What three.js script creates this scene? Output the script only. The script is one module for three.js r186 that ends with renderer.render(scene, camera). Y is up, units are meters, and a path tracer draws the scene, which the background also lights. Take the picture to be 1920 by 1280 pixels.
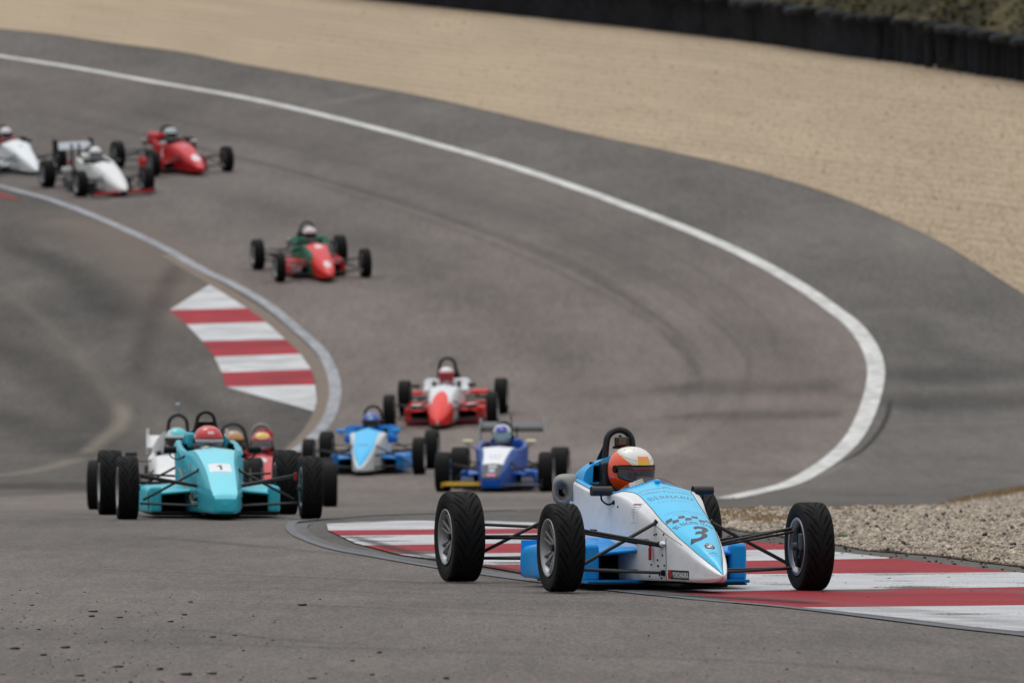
import * as THREE from 'three';
import { mergeGeometries } from 'three/addons/utils/BufferGeometryUtils.js';
import { RoundedBoxGeometry } from 'three/addons/geometries/RoundedBoxGeometry.js';
import { MarchingCubes } from 'three/addons/objects/MarchingCubes.js';

// ───────────────────────── camera, sky, sun, exposure ─────────────────────────
const F = 18000, EYE = 1.508;                       // focal length in photo pixels (1920 wide), eye height in metres
const scene = new THREE.Scene();
const camera = new THREE.PerspectiveCamera(2 * Math.atan(640 / F) * 180 / Math.PI, 1.5, 0.5, 3000);
camera.position.set(0, EYE, 0);
camera.lookAt(0, EYE, -100);
camera.focus = 57.8;
camera.userData.fStop = 7.5;
const renderer = new THREE.WebGLRenderer({ antialias: true });
renderer.setSize(1024, 682);
renderer.toneMapping = THREE.LinearToneMapping;
renderer.toneMappingExposure = 1.03;
renderer.shadowMap.enabled = true;

const SUN = new THREE.Vector3(-0.25, 1.0, -0.32).normalize();
{
  const w = 128, h = 64, d = new Float32Array(w * h * 4);
  for (let j = 0; j < h; j++) for (let i = 0; i < w; i++) {
    const el = ((j + 0.5) / h - 0.5) * Math.PI, az = (i + 0.5) / w * 2 * Math.PI - Math.PI;
    const s = Math.max(0, Math.sin(el)), cosSun = Math.cos(el) * Math.cos(az) * SUN.x + Math.sin(el) * SUN.y + Math.cos(el) * Math.sin(az) * SUN.z;
    let L = el > 0 ? (1 + 2 * s) / 3 : 0.3;
    L *= 1 + 0.25 * Math.pow(Math.max(0, cosSun), 6);
    L *= 1 + 0.05 * Math.sin(az * 3 + el * 5) * Math.sin(el * 9 + az);
    const k = (j * w + i) * 4, g = 1.02 * L;
    d[k] = g * 0.99; d[k + 1] = g; d[k + 2] = g * 1.015; d[k + 3] = 1;
  }
  const sky = new THREE.DataTexture(d, w, h, THREE.RGBAFormat, THREE.FloatType);
  sky.mapping = THREE.EquirectangularReflectionMapping; sky.magFilter = THREE.LinearFilter; sky.needsUpdate = true;
  scene.background = sky; scene.environment = sky;
}
const sun = new THREE.DirectionalLight(new THREE.Color(1, 0.96, 0.9), 0.6);
sun.position.copy(SUN).multiplyScalar(200).add(new THREE.Vector3(0, 0, -120));
sun.target.position.set(0, 0, -120);
sun.castShadow = true; sun.shadow.radius = 45; sun.shadow.mapSize.set(2048, 2048);
Object.assign(sun.shadow.camera, { left: -60, right: 60, top: 140, bottom: -140, near: 1, far: 500 });
scene.add(sun, sun.target);

// ───────────────────────── helpers ─────────────────────────
let seed = 12345;
const rnd = () => { seed = (seed * 1664525 + 1013904223) >>> 0; return seed / 4294967296; };
const rr = (a, b) => a + (b - a) * rnd();
const clamp = (x, a, b) => Math.min(b, Math.max(a, x));
const lerp = (a, b, t) => a + (b - a) * t;
const smooth = (a, b, x) => { const t = clamp((x - a) / (b - a), 0, 1); return t * t * (3 - 2 * t); };
const V = (x, y, z) => new THREE.Vector3(x, y, z);
function hash(i, j, s) { let h = (i * 374761393 + j * 668265263 + s * 974711) | 0; h = Math.imul(h ^ (h >>> 13), 1274126177); return ((h ^ (h >>> 16)) >>> 0) / 4294967296; }
function vnoise(x, y, s, px = 1e6, py = 1e6) {      // value noise, period px, py
  const xi = Math.floor(x), yi = Math.floor(y), fx = x - xi, fy = y - yi, u = fx * fx * (3 - 2 * fx), v = fy * fy * (3 - 2 * fy);
  const m = (a, n) => ((a % n) + n) % n, x0 = m(xi, px), x1 = m(xi + 1, px), y0 = m(yi, py), y1 = m(yi + 1, py);
  return lerp(lerp(hash(x0, y0, s), hash(x1, y0, s), u), lerp(hash(x0, y1, s), hash(x1, y1, s), u), v) * 2 - 1;
}
function pchip(xs, ys) {
  const n = xs.length, d = [], m = new Array(n);
  for (let i = 0; i < n - 1; i++) d.push((ys[i + 1] - ys[i]) / (xs[i + 1] - xs[i]));
  m[0] = d[0]; m[n - 1] = d[n - 2];
  for (let i = 1; i < n - 1; i++) m[i] = d[i - 1] * d[i] <= 0 ? 0 : 2 * d[i - 1] * d[i] / (d[i - 1] + d[i]);
  return (x) => {
    if (x <= xs[0]) return ys[0] + m[0] * (x - xs[0]);
    if (x >= xs[n - 1]) return ys[n - 1] + m[n - 1] * (x - xs[n - 1]);
    let i = 0; while (x > xs[i + 1]) i++;
    const h = xs[i + 1] - xs[i], t = (x - xs[i]) / h, a = 1 - t;
    return a * a * (1 + 2 * t) * ys[i] + h * t * a * a * m[i] + t * t * (3 - 2 * t) * ys[i + 1] - h * t * t * a * m[i + 1];
  };
}
const lin = (hex) => new THREE.Color(hex);
function tag(o, label, category, group, kind) {
  if (label) o.userData.label = label;
  if (category) o.userData.category = category;
  if (group) o.userData.group = group;
  if (kind) o.userData.kind = kind;
  return o;
}
function mesh(name, geo, mat, parent = scene) {
  const o = new THREE.Mesh(geo, mat); o.name = name; o.castShadow = o.receiveShadow = true; parent.add(o); return o;
}
const names = {};
function numbered(n) { const k = names[n] = (names[n] ?? -1) + 1; return k ? n + '_' + String(k).padStart(3, '0') : n; }
function group(name, parent = scene) { const g = new THREE.Group(); g.name = parent === scene ? numbered(name) : name; parent.add(g); return g; }
function bar(a, b, r, r2 = r, seg = 8, flat = 1) {
  const d = b.clone().sub(a), L = d.length(), g = new THREE.CylinderGeometry(r2, r, L, seg, 1);
  if (flat !== 1) g.scale(1, 1, flat);
  g.applyQuaternion(new THREE.Quaternion().setFromUnitVectors(V(0, 1, 0), d.divideScalar(L)));
  const c = a.clone().add(b).multiplyScalar(0.5); g.translate(c.x, c.y, c.z); return g;
}
function rbox(w, h, d, r = 0.01, x = 0, y = 0, z = 0, seg = 2) { const g = new RoundedBoxGeometry(w, h, d, seg, Math.min(r, w / 2, h / 2, d / 2)); g.translate(x, y, z); return g; }
function tubeThrough(pts, r, seg = 40, rad = 8, closed = false) { return new THREE.TubeGeometry(new THREE.CatmullRomCurve3(pts, closed), seg, r, rad, closed); }
function merge(list) { return mergeGeometries(list.map((g) => { const n = g.index ? g.toNonIndexed() : g; for (const k of Object.keys(n.attributes)) if (!['position', 'normal', 'uv'].includes(k)) n.deleteAttribute(k); return n; })); }
// rows: array of arrays of Vector3 -> smooth sheet. uvs optional function(i, j, p) -> [u, v]
function grid(rows, uvf, flip = false) {
  const n = rows[0].length, pos = [], uv = [], idx = [];
  rows.forEach((r, i) => r.forEach((p, j) => { pos.push(p.x, p.y, p.z); const q = uvf ? uvf(i, j, p) : [p.x + p.y, p.z]; uv.push(q[0], q[1]); }));
  for (let i = 0; i < rows.length - 1; i++) for (let j = 0; j < n - 1; j++) {
    const a = i * n + j, b = a + 1, c = a + n, d = c + 1;
    if (flip) idx.push(a, c, b, b, c, d); else idx.push(a, b, c, b, d, c);
  }
  const g = new THREE.BufferGeometry();
  g.setAttribute('position', new THREE.Float32BufferAttribute(pos, 3)); g.setAttribute('uv', new THREE.Float32BufferAttribute(uv, 2)); g.setIndex(idx);
  g.computeVertexNormals(); return g;
}
function dataTex(w, h, fn, srgb = true, rep) {
  const d = new Uint8Array(w * h * 4), o = [0, 0, 0];
  for (let j = 0; j < h; j++) for (let i = 0; i < w; i++) {
    fn(i, j, o); const k = (j * w + i) * 4;
    for (let c = 0; c < 3; c++) d[k + c] = clamp(Math.round(o[c] * 255), 0, 255);
    d[k + 3] = 255;
  }
  const t = new THREE.DataTexture(d, w, h); t.wrapS = t.wrapT = THREE.RepeatWrapping; t.magFilter = THREE.LinearFilter;
  if (srgb) t.colorSpace = THREE.SRGBColorSpace;
  if (rep) t.repeat.set(...rep);
  t.needsUpdate = true; return t;
}
function canvasTex(w, h, draw) {
  const c = document.createElement('canvas'); c.width = w; c.height = h; draw(c.getContext('2d'), w, h);
  const t = new THREE.CanvasTexture(c); t.colorSpace = THREE.SRGBColorSpace; t.magFilter = THREE.LinearFilter; return t;
}

// ───────────────────────── terrain ─────────────────────────
// distance from the camera -> height of the ground on the centre line: flat crest, a dip, then the hillside
const PROFILE = [[-60, 0], [20, 0], [58, 0], [81, 0.006], [103, -0.30], [115, -0.455], [128, -0.485], [138, -0.36], [150, 0.17], [163, 1.34], [176, 2.74], [195, 4.78], [207, 6.05], [218, 7.25], [231, 8.75], [244, 10.3], [262, 12.4], [300, 16], [420, 24], [900, 30], [2000, 30]];
const h0 = pchip(PROFILE.map((p) => p[0]), PROFILE.map((p) => p[1]));
const flatH = (x, D) => h0(D) + 0.035 * clamp(x, -45, 45) * smooth(122, 158, D) * (1 - 0.8 * smooth(260, 420, D));
function at(px, py) {                               // where the line of sight of a photo pixel meets the ground: [x, distance]
  const k = (640 - py) / F, kx = (px - 960) / F;
  let D = 15, step = 0.5, f0 = EYE + k * D - flatH(kx * D, D);
  while (D < 800) {
    const D1 = D + step, f1 = EYE + k * D1 - flatH(kx * D1, D1);
    if (f1 <= 0) { let a = D, b = D1; for (let i = 0; i < 40; i++) { const m = (a + b) / 2; if (EYE + k * m - flatH(kx * m, m) > 0) a = m; else b = m; } D = (a + b) / 2; break; }
    D = D1; f0 = f1;
  }
  return [kx * D, D];
}
const BARRIER_PX = [[560, -16], [700, 1], [850, 17], [1000, 33], [1150, 49], [1300, 66], [1455, 86], [1584, 106], [1678, 116], [1784, 132], [1913, 152], [2050, 175], [2250, 210]];
const barrierLine = BARRIER_PX.map(([x, y]) => at(x, y));
{ const [a, b] = barrierLine; barrierLine.unshift([a[0] - (b[0] - a[0]) * 4, a[1] - (b[1] - a[1]) * 4]); }
const barrierD = (x) => { const L = barrierLine; if (x <= L[0][0]) return L[0][1]; for (let i = 0; i < L.length - 1; i++) if (x <= L[i + 1][0]) return lerp(L[i][1], L[i + 1][1], (x - L[i][0]) / (L[i + 1][0] - L[i][0])); return L[L.length - 1][1]; };
const H = (x, D) => flatH(x, D) + (D > 200 ? Math.min(9, 0.42 * Math.max(0, D - barrierD(x) - 4.2)) : 0);
const P3 = (x, D, lift = 0) => V(x, H(x, D) + lift, -D);
const dens = (poly, open) => { const out = []; const n = poly.length; for (let i = 0; i < n - (open ? 1 : 0); i++) { const a = poly[i], b = poly[(i + 1) % n], m = Math.max(1, Math.ceil(Math.hypot(b[0] - a[0], b[1] - a[1]) / 14)); for (let k = 0; k < m; k++) out.push([lerp(a[0], b[0], k / m), lerp(a[1], b[1], k / m)]); } if (open) out.push(poly[n - 1]); return out; };
function curve2(pts, n) { const c = new THREE.CatmullRomCurve3(pts.map((p) => V(p[0], p[1], 0)), false, 'centripetal'); return c.getPoints(n).map((p) => [p.x, p.y]); }
const ground2 = (poly, open) => dens(poly, open).map(([x, y]) => at(x, y));
function clipHalf(poly, f) { const out = []; for (let i = 0; i < poly.length; i++) { const a = poly[i], b = poly[(i + 1) % poly.length], fa = f(a), fb = f(b); if (fa >= 0) out.push(a); if (fa * fb < 0) { const t = fa / (fa - fb); out.push([lerp(a[0], b[0], t), lerp(a[1], b[1], t)]); } } return out; }
function sheet(poly, lift, step = 1) {              // poly: [x, D] outline; a sheet that follows the ground
  const pos = [], nor = [], uv = []; let lo = 1e9, hi = -1e9;
  for (const p of poly) { lo = Math.min(lo, p[1]); hi = Math.max(hi, p[1]); }
  for (let a = Math.floor(lo / step) * step; a < hi; a += step) {
    let q = clipHalf(clipHalf(poly, (p) => p[1] - a), (p) => a + step - p[1]);
    q = q.filter((p, i) => { const n = q[(i + 1) % q.length]; return Math.hypot(p[0] - n[0], p[1] - n[1]) > 1e-6; });
    if (q.length < 3) continue;
    const cells = []; let x0 = 1e9, x1 = -1e9; for (const p of q) { x0 = Math.min(x0, p[0]); x1 = Math.max(x1, p[0]); }
    if (a > 116 && a < 270 && x1 - x0 > 5) for (let x = Math.floor(x0 / 4) * 4; x < x1; x += 4) { const c = clipHalf(clipHalf(q, (p) => p[0] - x), (p) => x + 4 - p[0]); const d = c.filter((p, i) => { const n = c[(i + 1) % c.length]; return Math.hypot(p[0] - n[0], p[1] - n[1]) > 1e-6; }); if (d.length > 2) cells.push(d); } else cells.push(q);
    for (const q of cells) { const tri = THREE.ShapeUtils.triangulateShape(q.map((p) => new THREE.Vector2(p[0], p[1])), []);
    for (const t of tri) {
      const s = (q[t[1]][0] - q[t[0]][0]) * (q[t[2]][1] - q[t[0]][1]) - (q[t[2]][0] - q[t[0]][0]) * (q[t[1]][1] - q[t[0]][1]);
      if (Math.abs(s) < 1e-9) continue;
      for (const i of (s > 0 ? t : [t[0], t[2], t[1]])) {
        const [x, D] = q[i]; pos.push(x, H(x, D) + lift, -D); uv.push(x, D);
        const n = V(-(H(x + 0.1, D) - H(x - 0.1, D)) / 0.2, 1, (H(x, D + 0.1) - H(x, D - 0.1)) / 0.2).normalize(); nor.push(n.x, n.y, n.z);
      }
    } }
  }
  const g = new THREE.BufferGeometry();
  g.setAttribute('position', new THREE.Float32BufferAttribute(pos, 3)); g.setAttribute('normal', new THREE.Float32BufferAttribute(nor, 3)); g.setAttribute('uv', new THREE.Float32BufferAttribute(uv, 2));
  return g;
}
function ribbon(path, width, lift, cross = 1) {     // path: [x, D]; a band along it. uv: u across, v along in metres
  const pts = []; for (let i = 0; i < path.length - 1; i++) { const L = Math.hypot(path[i + 1][0] - path[i][0], path[i + 1][1] - path[i][1]), m = Math.max(1, Math.ceil(L / 0.8)); for (let k = 0; k < m; k++) pts.push([lerp(path[i][0], path[i + 1][0], k / m), lerp(path[i][1], path[i + 1][1], k / m)]); }
  pts.push(path[path.length - 1]); let s = 0;
  const rows = pts.map((p, i) => {
    const a = pts[Math.max(0, i - 2)], b = pts[Math.min(pts.length - 1, i + 2)], L = Math.hypot(b[0] - a[0], b[1] - a[1]), nx = -(b[1] - a[1]) / L, nd = (b[0] - a[0]) / L;
    if (i) s += Math.hypot(p[0] - pts[i - 1][0], p[1] - pts[i - 1][1]);
    const w = typeof width === 'function' ? width(i / pts.length) : width, r = [];
    for (let c = 0; c <= cross; c++) { const k = (c / cross - 0.5) * w, v = P3(p[0] + nx * k, p[1] + nd * k, lift); v.s = s; v.u = c / cross; r.push(v); }
    return r;
  });
  return grid(rows, (i, j, p) => [p.u, p.s], false);
}

// surface textures: colour, grain and wear only
const grainAt = (i, j, s) => hash(i, j, s) - 0.5;
function asphaltTex(w, h, sx, sd, base, tint, amp, s) {   // covers sx metres across and sd metres of distance
  return dataTex(w, h, (i, j, o) => {
    const x = i / w * sx, D = j / h * sd;
    const streak = vnoise(x / 1.3 + 0.05 * D, D / 2.6, s + 1), st2 = vnoise(x / 0.35, D / 1.1, s + 2), blot = vnoise(x / 3.1, D / 9, s + 3), bl2 = vnoise(x / 0.9, D / 4, s + 4);
    const g = (grainAt(i, j, s + 5) * 0.2 + grainAt(i >> 1, j, s + 6) * 0.14) * lerp(1.25, 1, smooth(55, 105, D)) + 0.05 * vnoise(x / 0.09, D / 0.9, s + 8);
    const k = 1 + amp * (0.035 * streak + 0.03 * st2 + 0.07 * blot + 0.04 * bl2) + g + (hash(i, j, s + 9) > 0.996 ? -0.22 : 0);
    const t = 0.5 + 0.5 * vnoise(x / 4, D / 30, s + 7), z = base(x, D);
    for (let c = 0; c < 3; c++) o[c] = lerp(z[c], tint[c] * z[1], t * 0.5) * k;
  });
}
const trackTex = asphaltTex(2048, 2048, 16, 260, (x, D) => { const t = smooth(95, 150, D), u = smooth(165, 205, D); return [lerp(lerp(0.392, 0.450, t), 0.374, u), lerp(lerp(0.364, 0.404, t), 0.345, u), lerp(lerp(0.345, 0.379, t), 0.331, u)]; }, [1.06, 0.99, 0.955], 1.35, 10);
trackTex.wrapS = THREE.MirroredRepeatWrapping; trackTex.repeat.set(1 / 16, 1 / 260);
const runoffTex = asphaltTex(1024, 2048, 16, 260, (x, D) => { const t = smooth(100, 150, D); return [lerp(0.330, 0.362, t), lerp(0.313, 0.344, t), lerp(0.297, 0.326, t)]; }, [1.03, 0.99, 0.955], 1.5, 40);
runoffTex.wrapS = THREE.MirroredRepeatWrapping; runoffTex.repeat.set(1 / 16, 1 / 260);
const infieldTex = asphaltTex(1024, 1024, 16, 260, () => [0.312, 0.293, 0.273], [1.06, 0.99, 0.94], 2.0, 70);
infieldTex.wrapS = THREE.MirroredRepeatWrapping; infieldTex.repeat.set(1 / 16, 1 / 260);
const bumpFine = dataTex(512, 512, (i, j, o) => { const v = 0.5 + 0.35 * grainAt(i, j, 3) + 0.25 * grainAt(i >> 1, j >> 1, 4) + 0.15 * vnoise(i / 16, j / 16, 5, 32, 32); o[0] = o[1] = o[2] = v; }, false, [1 / 1.6, 1 / 6]);
const std = (o) => new THREE.MeshStandardMaterial(o), dull = (o, k = 0.4) => { const m = new THREE.MeshPhysicalMaterial(o); m.specularIntensity = k; return m; };
const matTrack = std({ map: trackTex, bumpMap: bumpFine, bumpScale: 0.004, roughness: 0.85 });
const matRunoff = std({ map: runoffTex, bumpMap: bumpFine, bumpScale: 0.004, roughness: 0.86 });
const matInfield = std({ map: infieldTex, bumpMap: bumpFine, bumpScale: 0.004, roughness: 0.86 });
const gravelTex = dataTex(1024, 1024, (i, j, o) => {      // 12 m x 24 m of pale limestone gravel, raked across
  const x = i / 1024 * 12, D = j / 1024 * 24;
  const rake = Math.sin((D + 0.25 * vnoise(x / 3, D / 4, 91, 4, 6)) * 2 * Math.PI / 1.5), k = 1 + 0.09 * grainAt(i, j, 92) + 0.05 * grainAt(i >> 2, j >> 1, 93) + 0.035 * vnoise(x / 1.5, D / 2, 94, 8, 12) + 0.05 * rake * (0.6 + 0.4 * vnoise(x / 2, D / 3, 96, 6, 8));
  o[0] = 0.708 * k; o[1] = 0.634 * k; o[2] = 0.537 * k;
}, true, [1 / 12, 1 / 24]);
const gravelBump = dataTex(512, 512, (i, j, o) => { const D = j / 512 * 6; const v = 0.5 + 0.2 * Math.sin(D * 2 * Math.PI / 1.5 + 1.5 * vnoise(i / 128, j / 128, 7, 4, 4)) + 0.3 * grainAt(i, j, 6) + 0.2 * grainAt(i >> 2, j >> 2, 8); o[0] = o[1] = o[2] = v; }, false, [1 / 6, 1 / 6]);
const matGravel = std({ map: gravelTex, bumpMap: gravelBump, bumpScale: 0.05, roughness: 0.95 });
const soilTex = dataTex(512, 512, (i, j, o) => { const n = vnoise(i / 32, j / 32, 31, 16, 16), m = vnoise(i / 8, j / 8, 32, 64, 64), k = 1 + 0.3 * n + 0.25 * m + 0.3 * grainAt(i, j, 33); o[0] = 0.28 * k; o[1] = 0.255 * k; o[2] = 0.165 * k; }, true, [1 / 9, 1 / 9]);
const matSoil = std({ map: soilTex, roughness: 0.97 });
const paintTex = (r, g, b, wear, s) => dataTex(1024, 512, (i, j, o) => {   // 8 m x 16 m of worn road paint
  const x = i / 128, D = j / 32, n = vnoise(x / 0.9, D / 0.7, s, 9, 23), f = vnoise(x / 0.35, D / 0.22, s + 1, 23, 73), sc = vnoise(x / 0.4, D / 0.8, s + 4, 20, 20);
  const worn = smooth(0.35, 0.8, n * 0.5 + f * 0.4 + sc * 0.5 + 0.45 * grainAt(i, j, s + 2) + wear), k = 1 + 0.07 * n + 0.07 * f + 0.05 * sc + 0.12 * grainAt(i, j, s + 3);
  o[0] = lerp(r * k, 0.37, worn); o[1] = lerp(g * k, 0.36, worn); o[2] = lerp(b * k, 0.35, worn);
}, true, [1 / 8, 1 / 16]);
const matRed = dull({ map: paintTex(0.59, 0.125, 0.175, 0.06, 51), bumpMap: bumpFine, bumpScale: 0.003, roughness: 0.7 });
const matWhite = dull({ map: paintTex(0.76, 0.765, 0.78, 0.16, 61), bumpMap: bumpFine, bumpScale: 0.003, roughness: 0.7 });
const matRedFar = dull({ map: paintTex(0.60, 0.14, 0.19, -0.35, 151), roughness: 0.7 }), matWhiteFar = dull({ map: paintTex(0.77, 0.775, 0.785, -0.3, 161), roughness: 0.7 });
const matLine = std({ map: paintTex(0.80, 0.80, 0.79, -0.45, 66), roughness: 0.7 });

// base ground out to the horizon
{
  const xs = [-900, -500, -250, -120, -70]; for (let x = -46; x <= 46; x += 2) xs.push(x); xs.push(70, 120, 250, 500, 900);
  const ds = [-60, -20]; for (let d = 0; d <= 300; d += 1) ds.push(d); ds.push(320, 360, 420, 520, 700, 1000, 1600, 2400);
  const rows = ds.map((d) => xs.map((x) => P3(x, d, -0.02)));
  tag(mesh('ground', grid(rows, (i, j, p) => [p.x, -p.z], false), matSoil), 'earth and scrub of the hillside round the circuit', null, null, 'structure');
}
// asphalt run-off: everything between the inner and outer margins up to the far gravel
const FAR_EDGE = [[-400, 10], [-150, 38], [0, 55], [100, 65], [200, 80], [350, 100], [450, 120], [575, 142], [675, 160], [800, 183], [950, 217], [1100, 252], [1280, 290], [1400, 318], [1500, 346], [1600, 381], [1700, 424], [1780, 464], [1850, 508], [1920, 552], [2000, 605], [2100, 680]];
const runoffTop = ground2(curve2(FAR_EDGE, 120), true);
{
  const far = runoffTop[0];
  const poly = [[-42, 18], [42, 18], [42, runoffTop[runoffTop.length - 1][1]], ...runoffTop.slice().reverse(), [-42, far[1] + 10]];
  tag(mesh('runoff_asphalt', sheet(poly, 0.0), matRunoff), 'dark grey tarmac run-off outside the white line', null, null, 'structure');
}
// far gravel trap
{
  const poly = [...runoffTop, [42, runoffTop[runoffTop.length - 1][1] + 4]];
  for (let i = barrierLine.length - 1; i >= 0; i--) poly.push([barrierLine[i][0], barrierLine[i][1] + 1.5]);
  poly.push([runoffTop[0][0] - 2, runoffTop[0][1] + 2]);
  const gg = sheet(poly, 0.012), uv = gg.attributes.uv; for (let i = 0; i < uv.count; i++) uv.setY(i, uv.getY(i) + 1.75 * uv.getX(i));
  tag(mesh('gravel_trap', gg, matGravel), 'pale raked gravel trap on the far hillside', null, null, 'structure');
}
// infield tarmac, left
const INNER = [[-400, 255], [-200, 297], [0, 350], [100, 377], [167, 402], [250, 438], [310, 467], [375, 504], [433, 532], [504, 574], [562, 622], [603, 661], [624, 704], [628, 740], [617, 782], [596, 811], [562, 841], [540, 855]];
const innerPx = curve2(INNER, 90);
{
  const poly = ground2([...innerPx, [500, 876], [430, 897], [330, 912], [200, 922], [0, 932], [-300, 940]], true);
  poly.push([-42, poly[poly.length - 1][1]], [-42, poly[0][1]]);
  tag(mesh('infield_asphalt', sheet(poly, 0.004), matInfield), 'dark streaked tarmac inside the bend at left', null, null, 'structure');
}
// race track
const OUTER = [[-400, 46], [-200, 76], [0, 105.5], [150, 129], [300, 156], [450, 182], [600, 215], [750, 253], [950, 309], [1100, 359], [1200, 396], [1300, 435], [1400, 480], [1500, 536], [1560, 578], [1603, 612], [1633, 655], [1643, 690], [1642, 715], [1634, 750], [1621, 785], [1603, 818], [1575, 849], [1530, 882], [1480, 908], [1420, 923], [1362, 935.5]];
const outerPx = curve2(OUTER, 140);
const KERB_FRONT = [[548, 982], [543, 990], [552, 1002], [575, 1014], [625, 1031], [700, 1045], [820, 1066], [950, 1085], [1100, 1104], [1300, 1125], [1494, 1143], [1655, 1163], [1784, 1179], [1920, 1194], [2100, 1216], [2300, 1244]];
const KERB_BACK = [[1362, 936], [1250, 947], [1100, 953], [950, 957], [820, 963], [700, 967], [600, 975], [548, 982]];
{
  const px = [...innerPx, [500, 876], [430, 897], [330, 912], [200, 922], [0, 932], [-300, 940]];
  const poly = ground2(px, true);
  poly.push([-42, poly[poly.length - 1][1]], [-42, 16], [42, 16]);
  const rest = ground2([...KERB_FRONT.slice().reverse(), ...KERB_BACK.slice().reverse().slice(1), ...outerPx.slice().reverse()], true);
  poly.push([42, rest[0][1]], ...rest);
  tag(mesh('race_track', sheet(poly, 0.005), matTrack), 'grey brown tarmac of the race track', null, null, 'structure');
}
// painted lines
tag(mesh('white_line', ribbon(ground2(outerPx, true), 0.29, 0.0105), matLine), 'white line curving round the outside of the bend', null, null, 'structure');
{
  const m = std({ map: paintTex(0.585, 0.595, 0.62, -0.35, 81), roughness: 0.75 });
  tag(mesh('inner_kerb', ribbon(ground2(innerPx, true), 0.2, 0.0125), m), 'narrow grey kerb line on the inside of the bend', null, null, 'structure');
  const tan = std({ map: dataTex(256, 256, (i, j, o) => { const k = 1 + 0.1 * grainAt(i, j, 21) + 0.08 * vnoise(i / 16, j / 16, 22, 16, 16); o[0] = 0.475 * k; o[1] = 0.425 * k; o[2] = 0.38 * k; }, true, [1, 0.5]), roughness: 0.95 });
  const off = curve2([[310, 478], [375, 517], [430, 549], [498, 594], [545, 634], [583, 672], [604, 712], [608, 745], [598, 780], [578, 812], [548, 842], [510, 866]], 70);
  tag(mesh('dirt_verge', ribbon(ground2(off, true), 0.24, 0.0095), tan), 'strip of tan dust beside the inner kerb', null, null, 'structure');
  const gm = std({ map: paintTex(0.40, 0.415, 0.445, 0.05, 84), roughness: 0.8 });
  tag(mesh('kerb_edging', ribbon(ground2(curve2([...KERB_BACK.slice(6), ...KERB_FRONT.slice(1)], 160), true), 0.075, 0.012), gm), 'blue grey edging round the near red and white kerb', null, null, 'structure');
  const dm = std({ map: paintTex(0.35, 0.35, 0.36, -0.2, 86), roughness: 0.8 });
  const inner = ground2(curve2(KERB_FRONT.map(([x, y], i) => [x + (i < 3 ? 14 : 0), y - (i < 3 ? -1 : 5)]), 120), true);
  tag(mesh('kerb_joint', ribbon(inner, 0.16, 0.009), dm), 'dark joint between the track and the near kerb', null, null, 'structure');
}
// far painted kerb on the infield: stripes
{
  const k = group('painted_kerb'); tag(k, 'red and white striped kerb painted inside the far bend', null, null, 'structure');
  const L = [[317, 582], [349, 609], [379, 640], [401, 669.5], [415.6, 698.7], [423, 726]], R = [[470, 578], [499.5, 604], [539.6, 636.7], [563, 664], [583, 693], [590.6, 722]];
  const stripe = (px, red) => mesh('stripe', sheet(ground2(px), 0.009, 1), red ? matRedFar : matWhiteFar, k);
  stripe([[397, 531], R[0], L[0]], false);
  for (let i = 0; i < 5; i++) stripe([L[i], R[i], R[i + 1], L[i + 1]], i % 2 === 0);
  stripe([L[5], R[5], [594, 751], [591, 772]], false);
  const far = group('painted_kerb'); tag(far, 'thin red paint strip at the far left edge of the infield', null, null, 'structure');
  mesh('stripe', sheet(ground2([[-120, 340], [0, 362], [45, 378], [0, 369], [-120, 350]]), 0.009, 1), matRed, far);
}
// near kerb
{
  const k = group('painted_kerb'); tag(k, 'red and white striped kerb beside the near gravel', null, null, 'structure');
  const out = [[612, 984], [680, 980], [760, 978], [900, 978], [1100, 985], [1250, 995], [1394, 1015.6], [1468, 1022], [1565, 1036.6], [1671, 1048], [1784, 1061], [1875, 1072], [1960, 1080], [2100, 1098], [2300, 1126], [2300, 1230], [2100, 1207], [1907, 1186], [1817, 1177], [1687, 1161], [1542, 1145], [1381, 1131], [1300, 1117], [1160, 1102], [1015, 1083], [903, 1063], [825, 1052], [750, 1042], [665, 1020], [615, 996]];
  const B = [[960, -60], [993, 984], [1003, 993], [1021, 1009], [1039, 1027], [1061, 1045], [1082.5, 1075], [1117, 1103], [1147, 1137.5], [1195, 1186], [1240, 1232], [1290, 1280]];
  const line = (b) => (p) => p[1] - (b[0] + (b[1] - b[0]) * (p[0] - 960) / 960);
  const dOut = dens(out);
  const bands = [[960, 958], ...B.slice(1)];
  for (let i = 0; i < bands.length - 1; i++) {
    const f0 = line(bands[i]), f1 = line(bands[i + 1]);
    const q = clipHalf(clipHalf(dOut, f0), (p) => -f1(p));
    if (q.length > 2) mesh('stripe', sheet(q.map(([x, y]) => at(x, y)), 0.010, 0.5), i % 2 ? matRed : matWhite, k);
  }
}
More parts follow.
